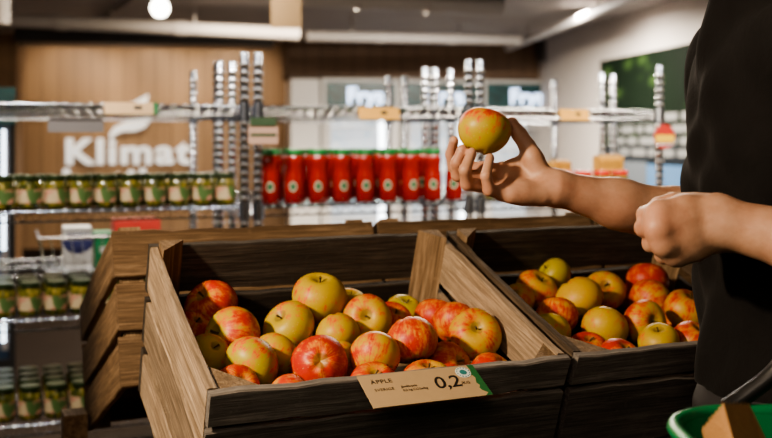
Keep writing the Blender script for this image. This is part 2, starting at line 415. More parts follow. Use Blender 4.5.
# ------------------------------------------------------------------ wire shelving
su, sv = dirv(21)
A = Vector((-.384, 3.0, 0))
UW, UD = .70, .36
LEV = (.51, .80, 1.10, 1.40)
POST_H = H + .262
def post_mesh():
    prof = [(.0, 0), (.013, 0)]
    z = .05
    while z < POST_H - .02:
        prof += [(.0125, z - .007), (.0152, z - .002), (.0152, z + .002), (.0125, z + .007)]; z += .025
    prof += [(.0125, POST_H - .006), (.009, POST_H), (0, POST_H)]
    return MB().lathe(prof, 12, cap=False)
def shelf_mb(w, d):
    mb = MB(); r = .0028; hgt = .028
    for z in (0, -hgt):
        mb.tube([(.0, 0, z), (w, 0, z)], r, 6).tube([(0, d, z), (w, d, z)], r, 6).tube([(0, 0, z), (0, d, z)], r, 6).tube([(w, 0, z), (w, d, z)], r, 6)
    def zig(p0, p1, n):
        pts = []
        for i in range(2 * n + 1): q = Vector(p0).lerp(Vector(p1), i / (2 * n)); q.z = -hgt * .04 if i % 2 else -hgt * .96; pts.append(q)
        mb.tube(pts, .0018, 5)
    mb.split = len(mb.f)
    zig((.01, -.001, 0), (w - .01, -.001, 0), int(w / .036)); zig((.01, d + .001, 0), (w - .01, d + .001, 0), int(w / .036))
    zig((0, .01, 0), (0, d - .01, 0), int(d / .036)); zig((w, .01, 0), (w, d - .01, 0), int(d / .036))
    for yy in (-.002, d + .002):
        nb = int(w / .034)
        for i in range(nb + 1): mb.lathe([(0, -.006), (.0045, -.004), (.006, 0), (.0045, .004), (0, .006)], 7, Matrix.Translation((.012 + (w - .024) * i / nb, yy, 0)), cap=False)
    mb.split2 = len(mb.f)
    n = int(w / .055)
    for i in range(1, n): mb.tube([(w * i / n, 0, .003), (w * i / n, d, .003)], .0014, 4)
    for k in (.33, .66): mb.tube([(0, d * k, -.002), (w, d * k, -.002)], .003, 5)
    # sleeves at the corners
    for x in (0, w):
        for y in (0, d): mb.lathe([(.0135, -hgt - .008), (.019, -hgt - .008), (.017, .012), (.0135, .012)], 12, Matrix.Translation((x, y, 0)), cap=False)
    return mb
pm = post_mesh()
def dim_chrome_faces(o, test):  # same chrome, with the dark gaps between glints put into the colour
    me = o.data; me.materials.append(m_dimchrome)
    for p in me.polygons:
        if test(p, me): p.material_index = 1
def shelf_unit(org, w, d, levels, label, group='chrome wire shelving units'):
    root = empty('wire_shelf_unit', frame(org, su, z=(0, 0, 1))); tag(root, label, 'shelving unit', group)
    first = None
    for x in (0, w):
        for y in (0, d):
            if first is None:
                pobj = first = pm.build('post', m_chrome, root, smooth=50)
                dim_chrome_faces(first, lambda p, me: sum(math.hypot(me.vertices[v].co.x, me.vertices[v].co.y) for v in p.vertices) / len(p.vertices) < .0128)
            else: pobj = first.copy(); COL.objects.link(pobj); pobj.parent = root
            pobj.location = (x, y, 0)
    sh = None
    for z in levels:
        if sh is None:
            sm_ = shelf_mb(w, d); sh = o = sm_.build('shelf', m_chrome, root, smooth=60, fix=False)
            dim_chrome_faces(o, lambda p, me: not (sm_.split <= p.index < sm_.split2))
        else: o = sh.copy(); COL.objects.link(o); o.parent = root
        o.location = (0, 0, z)
    return root
GAP = .042
LWID = .92
orgL = A - su * (GAP + LWID); orgM = A; orgR = A + su * (UW + GAP)
shelf_unit(orgL, LWID, UD, LEV, 'chrome wire shelf unit stacked with pickle jars, front row')
shelf_unit(orgM, UW, UD, LEV, 'chrome wire shelf unit holding the red bottles, front row')
shelf_unit(orgR, UW, UD, LEV, 'chrome wire shelf unit with red-lidded jars behind the forearm, front row')
LEV2 = (.12, .872, 1.10, 1.40)
bo = sv * (UD + .045)
shelf_unit(orgL + bo, LWID, .45, LEV2, 'chrome wire shelf unit behind the pickle shelves, holding cartons')
shelf_unit(orgM + bo + su * .05, UW, .45, LEV, 'chrome wire shelf unit standing right behind the red bottles')
shelf_unit(orgR + bo + su * .08, UW, .45, LEV, 'chrome wire shelf unit behind the red-lidded jars, back row')
def sp(org, x, y, z): return org + su * x + sv * y + Vector((0, 0, z))

# ------------------------------------------------------------------ pickle jars, bottles
t = NT('pickles'); co = t.coord(); inf = t.n('ShaderNodeObjectInfo')
vor = t.n('ShaderNodeTexVoronoi'); vor.inputs['Scale'].default_value = 1
ad = t.n('ShaderNodeVectorMath', operation='ADD'); t.l(t.mapping(co, (75, 75, 30)), ad.inputs[0]); t.l(t.math('MULTIPLY', inf.outputs['Random'], 40), ad.inputs[1]); t.l(ad.outputs[0], vor.inputs['Vector'])
pc = t.ramp(vor.outputs['Distance'], [(.1, (.22, .16, .025)), (.45, (.10, .09, .014)), (.8, (.022, .03, .008))])
m_pickle = t.bsdf(pc, .12, coat=.5)
t = NT('pickle_label'); co = t.coord(); f1 = t.noise(t.mapping(co, (30, 30, 40)), 1, 3)
sp_ = t.n('ShaderNodeSeparateXYZ'); t.l(co, sp_.inputs[0])
bandc = t.mix(t.math('GREATER_THAN', t.math('ADD', sp_.outputs[0], t.math('MULTIPLY', sp_.outputs[2], .25)), .013), (.42, .33, .20), (.06, .11, .03))
bandc = t.mix(t.ramp(f1, [(.52, (0, 0, 0)), (.56, (1, 1, 1))]), bandc, (.42, .2, .14))
m_plabel = t.bsdf(bandc, .5)
m_plid = plain('lid_green', (.03, .05, .018), .3, .5, var=.3)
def make_jar():
    j = MB().lathe([(0, 0), (.026, 0), (.03, .004), (.031, .012), (.031, .066), (.029, .073), (.025, .078), (.025, .084), (0, .084)], 24, cap=False).build('pickle_jar', m_pickle, smooth=50)
    MB().lathe([(0, .082), (.0275, .082), (.0282, .085), (.0282, .093), (.027, .0955), (0, .0955)], 24, cap=False).build('lid', m_plid, j, smooth=40)
    MB().lathe([(.0316, .018), (.0316, .056)], 24, cap=False).build('paper_label', m_plabel, j, smooth=180, fix=False)
    return j
ordn = ['first', 'second', 'third', 'fourth', 'fifth', 'sixth', 'seventh', 'eighth', 'ninth', 'tenth', 'eleventh', 'twelfth', 'thirteenth']
jar0 = make_jar(); used = [False]; rng = random.Random(2)
def put_jar(p, label, group):
    if used[0]: j = copy_tree(jar0)
    else: j = jar0; used[0] = True
    j.location = p; j.rotation_euler = (0, 0, R_(-2 + rng.uniform(-25, 25))); tag(j, label, 'jar', group); return j
dz = .0054
def jar_row(level, n, x1, dx, y, fmt, group):
    for i in range(n):
        put_jar(sp(orgL, x1 - i * dx, y + rng.uniform(-.003, .003), level + dz), fmt(i), group)
jar_row(1.10, 11, LWID - .045, .0695, .05, lambda i: f'squat pickle jar with dark lid on the middle shelf, {ordn[i]} from the post', 'front row of pickle jars on the middle shelf')
jar_row(1.10, 10, LWID - .075, .0695, .125, lambda i: 'pickle jar hidden behind the front row on the middle shelf', 'pickle jars behind the middle shelf front row')
jar_row(.80, 11, LWID - .045, .0695, .05, lambda i: f'pickle jar on the shelf below the middle one, {ordn[i]} from the post', 'front row of pickle jars on the lower shelf')
for r_ in range(1, 3):
    jar_row(.80, 11, LWID - .05, .0695, .05 + r_ * .075, lambda i: 'pickle jar behind the front row on the lower shelf', 'pickle jars behind the lower shelf front row')
jar_row(.51, 11, LWID - .045, .0695, .05, lambda i: f'pickle jar on the bottom shelf, {ordn[i]} from the post', 'front row of pickle jars on the bottom shelf')
for r_ in range(1, 4):
    jar_row(.51, 11, LWID - .045, .0695, .05 + r_ * .075, lambda i: 'pickle jar in the rows behind the front on the bottom shelf', 'pickle jars behind the bottom shelf front row')

m_red = plain('tomato_red', (.26, .012, .007), .2, var=.25, scale=40, coat=.4)
m_gcap = plain('cap_green', (.015, .17, .04), .4, var=.1)
m_emb = plain('emblem_cream', (.5, .42, .3), .5)
m_embg = plain('emblem_green', (.03, .12, .05), .5)
def make_bottle():
    b = MB().lathe([(0, 0), (.028, 0), (.0315, .004), (.032, .05), (.0305, .085), (.028, .1), (.0285, .112), (.0305, .125), (.03, .138), (.026, .147), (.023, .15), (0, .15)], 24, cap=False).build('red_bottle', m_red, smooth=60)
    MB().lathe([(0, .148), (.027, .148), (.0285, .151), (.0285, .163), (.0265, .167), (0, .167)], 24, cap=False).build('cap', m_gcap, b, smooth=40)
    vs = []; fs = []
    def disc(rad, off, cz):
        mb = MB(); pts = [(0, 0)] + [(rad * math.cos(2 * math.pi * k / 18), rad * 1.15 * math.sin(2 * math.pi * k / 18)) for k in range(18)]
        rr = .0325 + off
        mb.add([(rr * math.sin(x / rr), -rr * math.cos(x / rr), cz + z) for x, z in pts], [(0, 1 + k, 1 + (k + 1) % 18) for k in range(18)]); return mb
    l = disc(.014, 0, .052).build('emblem', m_emb, b, fix=False)
    disc(.010, .0006, .052).build('emblem_center', m_embg, l, fix=False)
    return b
BW = .92
bt0 = make_bottle(); usedb = [False]
def put_bottle(p, label, group):
    if usedb[0]: j = copy_tree(bt0)
    else: j = bt0; usedb[0] = True
    j.location = p; j.scale = (BW, BW, 1); j.rotation_euler = (0, 0, R_(6 + rng.uniform(-14, 14))); tag(j, label, 'bottle', group)
xb0 = .045
for i in range(9):
    put_bottle(sp(orgM, xb0 + i * .078, .045, 1.10 + dz), f'red bottle with green cap in the front row, {ordn[i]} from the pickle jar shelves', 'front row of red bottles')
for r_ in range(1, 3):
    for i in range(8):
        put_bottle(sp(orgM, xb0 + .035 + i * .078, .045 + r_ * .082, 1.10 + dz), 'red bottle with green cap standing behind the front row', 'red bottles behind the front row')

# red lidded jars on the right unit
t = NT('amber_jar'); f1 = t.noise(t.coord(), 40, 3); m_amber = t.bsdf(t.ramp(f1, [(.4, (.3, .2, .05)), (.6, (.14, .16, .05))]), .15, coat=.5)
m_rlid = plain('lid_red', (.5, .03, .015), .3, var=.15)
rj = None
for i in range(8):
    if rj is None:
        j = rj = MB().lathe([(0, 0), (.028, 0), (.031, .004), (.031, .06), (.027, .07), (.025, .074), (0, .074)], 20, cap=False).build('red_lidded_jar', m_amber, smooth=50)
        MB().lathe([(0, .072), (.029, .072), (.03, .075), (.03, .086), (.0285, .088), (0, .088)], 20, cap=False).build('lid', m_rlid, j, smooth=40)
        MB().lathe([(.0316, .016), (.0316, .048)], 20, cap=False).build('paper_label', m_emb, j, smooth=180, fix=False)
    else: j = copy_tree(rj)
    j.location = sp(orgR, .05 + i * .074, .05, 1.10 + dz); tag(j, f'amber jar with red lid behind the forearm, {ordn[i]} from the red bottles', 'jar', 'red-lidded jars')
m_orange = plain('orange_card', (.62, .33, .06), .6)
for i, (x, w, hh, lab) in enumerate(((.37, .07, .118, 'small orange carton standing behind the red-lidded jars'), (.56, .10, .135, 'larger orange carton standing behind the red-lidded jars'))):
    b = empty('orange_carton', frame(sp(orgR, x, .16, 1.10 + dz), su, z=(0, 0, 1))); tag(b, lab, 'carton')
    MB().box((0, 0, 0), (w, .05, hh)).build('box', m_orange, b)
    MB().box((0, .02, hh), (w, .03, hh + .006)).build('flap', m_cardpale, b)

# cartons behind the pickle shelves
m_wh = plain('white_pack', (.6, .6, .6), .5, var=.05); m_navy = plain('navy_print', (.03, .035, .13), .5); m_green = plain('green_pack', (.02, .2, .08), .5); m_redp = plain('red_pack', (.45, .04, .03), .5)
orgL2 = orgL + bo
def x_at(px, y):      # position along the back-left unit that lies at image column px
    lo, hi = -.2, 1.4
    for _ in range(40):
        m = (lo + hi) / 2; p = sp(orgL2, m, y, 0)
        if CX + p.x / p.y * FPX < px: lo = m
        else: hi = m
    return lo
def carton(name, pxa, pxb, hgt, y, mat, label):
    a, b = x_at(pxa, y), x_at(pxb, y)
    r = empty(name, frame(sp(orgL2, a, y, .872 + dz), su, z=(0, 0, 1))); tag(r, label, 'carton')
    MB().box((0, 0, 0), (b - a, .12, hgt)).build('box', mat, r); return r, b - a
r, w = carton('white_carton', 64, 92, .135, .08, m_wh, 'white carton printed with a navy half circle behind the pickle shelves')
MB().prism([(.05 * math.cos(a), .045 * math.sin(a)) for a in [math.pi + math.pi * k / 14 for k in range(15)]], -.0005, .0012, frame((w / 2, -.0007, .095), (1, 0, 0), z=(0, -1, 0))).build('half_circle_print', m_navy, r)
MB().box((.01, -.002, .10), (w - .01, -.0003, .115)).build('print_band', m_navy, r)
r, w = carton('green_carton', 95, 113, .115, .08, m_green, 'small green carton beside the white carton behind the pickle shelves')
MB().box((.015, -.0012, .05), (w - .015, -.0002, .07)).build('print_band', m_wh, r)
r, w = carton('red_topped_carton', 115, 160, .15, .10, m_wh, 'white carton with a bright red top band behind the wooden crates')
MB().box((-.001, -.003, .115), (w + .001, .121, .152)).build('red_band', m_redp, r)
# wire basket round the cartons
bk = empty('wire_basket', frame(sp(orgL2, x_at(46, .04), .02, .872 + dz), su, z=(0, 0, 1))); tag(bk, 'low chrome wire basket edge in front of the white carton', 'basket')
mb = MB(); bw = .36
mb.tube([(0, 0, .003), (bw, 0, .003)], .003, 6); mb.tube([(-.02, -.01, .11), (bw, -.01, .11)], .003, 6)
mb.tube([(-.02, -.01, .11), (-.02, .3, .11)], .003, 6)
mb.tube([(0, .0, .003), (0, .3, .003)], .003, 6)
for k in range(13): mb.tube([(bw * k / 12, 0, .003), (-.02 + (bw + .02) * k / 12, -.01, .11)], .0018, 5)
for k in range(1, 9): mb.tube([(0, .3 * k / 8, .003), (-.02, .3 * k / 8, .11)], .0018, 5)
mb.build('wire_mesh', m_chrome, bk, smooth=60)

# price cards on the top shelf edge
m_ink = plain('black_ink', (.012, .011, .011), .6, var=.02)
m_cgreen = plain('card_green', (.02, .13, .04), .6, var=.25, scale=80)
def shelf_card(org, x, z, w, hgt, mat, label, green=True, tilt=-20):
    Mx = frame(sp(org, x, -.022, z), su, z=(0, 0, 1)) @ Matrix.Rotation(R_(tilt), 4, 'X')
    r = empty('price_card', Mx); tag(r, label, 'price card', 'price cards on the shelf edges')
    MB().box((-w / 2, -.001, -hgt / 2), (w / 2, .001, hgt / 2)).build('card', mat, r)
    if green: MB().box((w / 2 - .014, -.0016, -hgt / 2), (w / 2, -.0011, hgt / 2)).build('green_end', m_cgreen, r)
    MB().box((w * .05, -.0016, -hgt * .1), (w * .2, -.0011, hgt * .2)).build('print', m_ink, r)
    MB().box((-w * .3, .001, hgt / 2 - .014), (w * .3, .005, hgt / 2 - .002)).build('clip', m_blackpl, r)
def xu(org, px, y=-.012):
    lo, hi = -.3, 1.5
    for _ in range(40):
        m = (lo + hi) / 2; p = sp(org, m, y, 0)
        if CX + p.x / p.y * FPX < px: lo = m
        else: hi = m
    return lo
shelf_card(orgL, xu(orgL, 131), 1.39, .15, .036, m_card, 'brown price card with green end on the top shelf above the pickle jars')
shelf_card(orgM, xu(orgM, 378), 1.383, .135, .04, m_orange, 'orange price card on the top shelf above the red bottles', False)
shelf_card(orgR, xu(orgR, 573), 1.385, .115, .04, m_orange, 'orange price card on the top shelf above the forearm', False)
gc = MB().box((-.075, -.001, -.02), (.075, .001, .02)).box((-.07, -.004, .016), (.07, -.001, .02)).build('card_holder', m_grey)
gc.matrix_world = frame(sp(orgL, xu(orgL, 76), -.012, 1.342), su, z=(0, 0, 1)); tag(gc, 'empty grey card holder under the top shelf above the pickle jars', 'card holder')
# two-tone card clipped to the double post, round red and yellow badge on the last post
tc = empty('post_card', frame(sp(orgM, .0, -.026, 1.322), su, z=(0, 0, 1))); tag(tc, 'small pinkish card with dark green top clipped to the double post', 'card')
m_pink = plain('pinkish_card', (.42, .27, .2), .6); m_dgreen = plain('dark_green_print', (.03, .06, .025), .6)
MB().box((-.035, -.001, -.034), (.055, .001, .02)).build('card', m_pink, tc); MB().box((-.03, -.004, .0201), (.05, .004, .045)).build('header', m_dgreen, tc)
MB().box((-.03, -.0016, -.012), (.05, -.0011, -.002)).build('print_band', m_dgreen, tc); MB().box((-.01, .001, -.01), (.01, .0065, .02)).build('clip', m_blackpl, tc)
bp = sp(orgR, UW, -.027, H + .012); bd = empty('round_badge', frame(bp, su, z=(0, 0, 1))); tag(bd, 'round red and yellow badge hung on the last shelf post', 'badge')
Mr = frame((0, 0, 0), (1, 0, 0), z=(0, -1, 0))
m_yel = plain('badge_yellow', (.75, .5, .05), .5)
MB().lathe([(0, -.002), (.043, -.002), (.043, .002), (0, .002)], 28, Mr, cap=False).build('disc', m_redp, bd, smooth=40)
MB().box((-.038, -.0032, -.02), (.038, -.0022, .006)).build('yellow_band', m_yel, bd); MB().box((-.03, -.0032, -.03), (.03, -.0022, -.024)).build('white_band', m_wh, bd)
MB().tube([(0, .004, .038), (0, .006, .06)], .002, 6).build('hook', m_chrome, bd)

# ------------------------------------------------------------------ wooden crates
cu_, cv_ = dirv(23.5)
FL = Vector((-.207, 1.176, H - .30))      # front-left top corner of the first crate
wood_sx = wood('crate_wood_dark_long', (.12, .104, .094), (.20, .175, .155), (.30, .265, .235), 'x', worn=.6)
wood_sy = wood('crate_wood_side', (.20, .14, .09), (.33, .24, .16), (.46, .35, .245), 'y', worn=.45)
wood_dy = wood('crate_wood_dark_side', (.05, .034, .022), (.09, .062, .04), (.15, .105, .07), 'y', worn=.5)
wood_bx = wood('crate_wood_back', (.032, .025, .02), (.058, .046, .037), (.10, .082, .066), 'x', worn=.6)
wood_z = wood('crate_wood_post', (.15, .095, .05), (.25, .165, .095), (.36, .25, .15), 'z', worn=.35)
wood_rx = wood('rear_crate_wood', (.10, .06, .032), (.19, .12, .066), (.30, .20, .12), 'x', worn=.5)
wood_ry = wood('rear_crate_side', (.12, .072, .038), (.23, .145, .078), (.35, .235, .135), 'y', worn=.45)
m_nail = plain('nail_steel', (.05, .045, .042), .5, .8)
def make_crate(M, w, D, h, mats, seed, label, floor_z, fp=(.046, .1, .1)):
    """local x along the row, y towards the high side, z out of the crate; top plane z = 0"""
    mf, ms, mbk, mp, msr = mats
    root = empty('apple_crate', M); tag(root, label, 'crate')
    T = .013; X, Y_, Z = (1, 0, 0), (0, 1, 0), (0, 0, 1)
    def stack(widths, gap, fn, seed0):
        mb = MB(); z = 0
        for i, pw in enumerate(widths):
            fn(mb, z - pw, pw, seed0 + i); z -= pw + gap
        return mb
    three = ((h - .02) / 3,) * 3
    # front and back run the full width, the sides fit between and stand on the posts
    fr = stack(fp, .007, lambda mb, z, pw, s: mb.plank((0, 0, z), X, Z, Y_, w, pw, T, s), seed).build('front_panel', mf, root, smooth=30)
    bk_ = stack(three, .010, lambda mb, z, pw, s: mb.plank((0, D - T, z), X, Z, Y_, w, pw, T, s), seed + 10).build('back_panel', mbk, root, smooth=30)
    for i, x in enumerate((0, w - T)):
        m = ms if i == 0 else msr
        stack(((h - .04) / 3,) * 3, .02, lambda mb, z, pw, s: mb.plank((x, T + .001, z), Y_, Z, X, D - 2 * T - .002, pw, T, s), seed + 20 + 10 * i).build('side_panel', m, root, smooth=30)
    g = T + .0005
    for i, (c, k4) in enumerate(((.055, 0), (.036, 1), (.037, 2), (.037, 3))):
        tri = (((g, g), (g + c, g), (g, g + c)), ((w - g, g), (w - g, g + c), (w - g - c, g)), ((w - g, D - g), (w - g - c, D - g), (w - g, D - g - c)), ((g, D - g), (g, D - g - c), (g + c, D - g)))[k4]
        MB().prism(tri, -h + .004, -.004 + .014 * (i > 1)).build('corner_post', mp, root)
    mb = MB(); y = T + .002; k = 0
    while y < D - .1:
        mb.plank((T + .001, y, floor_z - .01), X, Y_, Z, w - 2 * T - .002, .088, .01, seed + 50 + k, seg=4); y += .095; k += 1
    mb.build('floor_boards', mbk, root, smooth=30)
    return root
def crate_matrix(o, yaw_u, yaw_v, tilt):
    y = yaw_v * math.cos(tilt) + Vector((0, 0, math.sin(tilt)))
    return frame(o, yaw_u, z=yaw_u.cross(y))
TILT = R_(19.4); CW, CD, CH = .503, .424, .262
MC1 = crate_matrix(FL, cu_, cv_, TILT)
MC2 = crate_matrix(FL + cu_ * .515, cu_, cv_, TILT)
PILE = -.13
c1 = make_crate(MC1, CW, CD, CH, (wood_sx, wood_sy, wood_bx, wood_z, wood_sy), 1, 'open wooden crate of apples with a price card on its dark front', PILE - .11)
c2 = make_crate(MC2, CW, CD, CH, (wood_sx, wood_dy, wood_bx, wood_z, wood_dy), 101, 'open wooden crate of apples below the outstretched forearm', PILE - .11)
# crates on the far side, tipped the other way
RT, RW, RD, RH = R_(23), .49, .52, .27
rear_left = FL + cv_ * .625 - cu_ * .022; rear_left.z = H - .158
rlabs = ['empty-looking wooden crate tipped the other way, behind the price-card crate', 'wooden crate tipped the other way, behind the middle of the display', 'wooden crate tipped the other way, behind the standing person']
for i in range(3):
    hi_l = rear_left + cu_ * (i * (RW + .012))               # left end of its high edge
    y = -cv_ * math.cos(RT) + Vector((0, 0, math.sin(RT)))   # local y climbs towards us
    o = hi_l + cu_ * RW - y * RD
    make_crate(crate_matrix(o, -cu_, -cv_, RT), RW, RD, RH, (wood_rx, wood_ry, wood_rx, wood_z, wood_ry), 201 + 60 * i, rlabs[i], -.2, (.08, .08, .08))
# the stand below
TZ = H - .618
st = empty('display_stand', frame(Vector((FL.x, FL.y, 0)), cu_, z=(0, 0, 1))); tag(st, 'low dark wooden stand carrying the tipped apple crates', 'stand')
mb = MB(); SLn = 1.62
for k in range(10): mb.plank((-.055, .06 + k * .098 + .0, TZ - .022), (1, 0, 0), (0, 1, 0), (0, 0, 1), SLn, .094, .02, 300 + k)
mb.build('table_top', wood_rx, st, smooth=30)
for x in (-.03, SLn - .13):
    for y in (.1, .96): MB().box((x, y, 0), (x + .07, y + .07, TZ - .023)).build('leg', wood_z, st)
for y in (.12, .97): MB().box((.045, y, TZ - .12), (SLn - .135, y + .03, TZ - .023)).build('rail', wood_rx, st)
# wedges that hold the crates up
MB().box((-.075, .90, TZ), (-.030, .955, H - .545)).build('corner_post', wood_ry, st)
for (ya, yb, za, zb) in ((.44, .49, TZ, H - .159 - CH * math.cos(TILT) - .018), (.515, .55, TZ, H - .158 - RH * math.cos(RT) - .018)):
    MB().box((.05, ya, za), (SLn - .2, yb, zb)).build('prop', wood_sx, st)

# ------------------------------------------------------------------ apples
t = NT('apple_skin'); co = t.coord('Object')
nrm = t.n('ShaderNodeVectorMath', operation='NORMALIZE'); t.l(co, nrm.inputs[0])
sx = t.n('ShaderNodeSeparateXYZ'); t.l(nrm.outputs[0], sx.inputs[0])
rxy = t.math('MAXIMUM', t.math('SQRT', t.math('ADD', t.math('MULTIPLY', sx.outputs[0], sx.outputs[0]), t.math('MULTIPLY', sx.outputs[1], sx.outputs[1]))), .02)
cb = t.n('ShaderNodeCombineXYZ'); t.l(t.math('DIVIDE', sx.outputs[0], rxy), cb.inputs[0]); t.l(t.math('DIVIDE', sx.outputs[1], rxy), cb.inputs[1]); t.l(t.math('MULTIPLY', sx.outputs[2], .22), cb.inputs[2])
inf = t.n('ShaderNodeObjectInfo')
off = t.math('MULTIPLY', inf.outputs['Random'], 30)
va = t.n('ShaderNodeVectorMath', operation='ADD'); t.l(cb.outputs[0], va.inputs[0]); t.l(off, va.inputs[1])
streak = t.noise(va.outputs[0], 9, 4, .65)
vb = t.n('ShaderNodeVectorMath', operation='ADD'); t.l(co, vb.inputs[0]); t.l(off, vb.inputs[1])
blotch = t.noise(vb.outputs[0], 48, 5, .65)
def oattr(n):
    a = t.n('ShaderNodeAttribute', attribute_type='OBJECT', attribute_name=n); return a.outputs['Fac']
red, lime, blush = oattr('redness'), oattr('greenness'), oattr('blush')
side = t.math('ADD', t.math('MULTIPLY', sx.outputs[0], blush), t.math('MULTIPLY', sx.outputs[2], oattr('crown_red')))
m = t.math('ADD', t.math('MULTIPLY', streak, 1.25), t.math('MULTIPLY', blotch, 2.2))
m = t.math('SUBTRACT', m, .90)
m = t.math('ADD', m, t.math('ADD', red, side))
m = t.math('SUBTRACT', m, t.math('MULTIPLY', t.math('POWER', t.math('ABSOLUTE', sx.outputs[2]), 5), .16))
mask = t.n('ShaderNodeMapRange'); mask.interpolation_type = 'SMOOTHSTEP'
mask.inputs['From Min'].default_value = .70; mask.inputs['From Max'].default_value = 1.42; t.l(m, mask.inputs['Value'])
mask = mask.outputs[0]
ground = t.mix(lime, (.62, .36, .035), (.34, .35, .022))
ground = t.mix(t.math('MULTIPLY', blotch, .5), ground, (.55, .26, .03))
redc = t.mix(streak, (.36, .010, .010), (.55, .05, .02))
mid = t.mix(t.math('MULTIPLY', streak, 1.0), (.66, .2, .04), (.58, .11, .03))
c = t.mix(t.math('MULTIPLY', mask, 2.0, clamp=True), ground, mid)
c = t.mix(t.math('SUBTRACT', t.math('MULTIPLY', mask, 2.0), 1.0, clamp=True), c, redc)
vor = t.n('ShaderNodeTexVoronoi'); vor.inputs['Scale'].default_value = 190; t.l(vb.outputs[0], vor.inputs['Vector'])
c = t.mix(t.math('MULTIPLY', t.ramp(vor.outputs['Distance'], [(.1, (1, 1, 1)), (.22, (0, 0, 0))]), .35), c, (.6, .42, .2))
rus = t.math('MULTIPLY', t.math('GREATER_THAN', t.math('ABSOLUTE', sx.outputs[2]), .0), t.ramp(t.math('ADD', t.math('ABSOLUTE', sx.outputs[2]), t.math('MULTIPLY', blotch, .1)), [(.99, (0, 0, 0)), (1.0, (.6, .6, .6))]))
c = t.mix(rus, c, (.2, .15, .05))
m_apple = t.bsdf(c, t.math('ADD', .35, t.math('MULTIPLY', blotch, .16)), 0, t.bump(t.math('ADD', blotch, t.math('MULTIPLY', streak, .4)), .12, .001), spec=.32, sss=.03)
m_stem = plain('apple_stem', (.075, .048, .022), .8, var=.3, scale=200)
m_calyx = plain('apple_calyx', (.04, .03, .016), .9, var=.3, scale=200)

def apple(name, center, R, axis, red, green, blush, label, cat='apple', group=None, seed=0, spin=0, tall=1.0, xdir=None):
    R = R * 1.045
    rng = random.Random(seed); NU, NV = 40, 26
    lob = rng.uniform(.008, .03); ph = rng.uniform(0, 6); skew = rng.uniform(-.07, .07); wid = rng.uniform(.98, 1.03)
    hh = .87 * tall * rng.uniform(.97, 1.04)
    vs = []; fs = []
    for j in range(NV + 1):
        s = math.pi * j / NV
        for i in range(NU):
            a = 2 * math.pi * i / NU
            rho = math.sin(s) ** .92 if 0 < j < NV else 0
            z = math.cos(s)
            taper = 1 + .07 * z - .06 * (z < 0) * z * z
            lobes = 1 + lob * math.cos(5 * a + ph) * max(0, -z) ** 1.5 + lob * .4 * math.cos(4 * a + ph) + .02 * math.cos(2 * a + ph * 1.7)
            x, y = rho * math.cos(a) * taper * lobes * wid, rho * math.sin(a) * taper * lobes * wid
            zz = z * hh
            zz -= .30 * math.exp(-(rho / .26) ** 1.6) if z > 0 else -.20 * math.exp(-(rho / .24) ** 1.7)
            zz += .035 * math.cos(5 * a + ph) * (z < 0) * math.exp(-((rho - .38) / .16) ** 2)
            zz += skew * x
            vs.append((x * R, y * R, zz * R))
    for j in range(NV):
        for i in range(NU):
            i2 = (i + 1) % NU; fs.append((j * NU + i, (j + 1) * NU + i, (j + 1) * NU + i2, j * NU + i2))
    mb = MB(); mb.add(vs, fs)
    o = mb.build(name, m_apple, smooth=180, fix=False)
    z = Vector(axis).normalized()
    Mz = frame(center, z.orthogonal().normalized(), z=z) @ Matrix.Rotation(spin, 4, 'Z')
    if xdir is not None: xd = Vector(xdir); Mz = frame(center, xd - z * xd.dot(z), z=z)
    o.matrix_world = Mz; tag(o, label, cat, group)
    o['redness'] = float(red); o['greenness'] = float(green); o['blush'] = float(blush)
    st0 = (hh - .32) * R; lean = rng.uniform(-.15, .15)
    MB().tube([(0, 0, st0), (lean * .2 * R, 0, st0 + .14 * R), (lean * R, .05 * R, st0 + .30 * R)], [.035 * R, .03 * R, .045 * R], 7).build('stem', m_stem, o, smooth=60)
    mb = MB(); zb = -(hh - .23) * R
    for k in range(5):
        a = k * 1.2566; mb.tube([(.05 * R * math.cos(a), .05 * R * math.sin(a), zb), (.11 * R * math.cos(a + .15), .11 * R * math.sin(a + .15), zb - .07 * R)], [.03 * R, .012 * R], 5)
    mb.build('calyx', m_calyx, o, smooth=60)
    return o

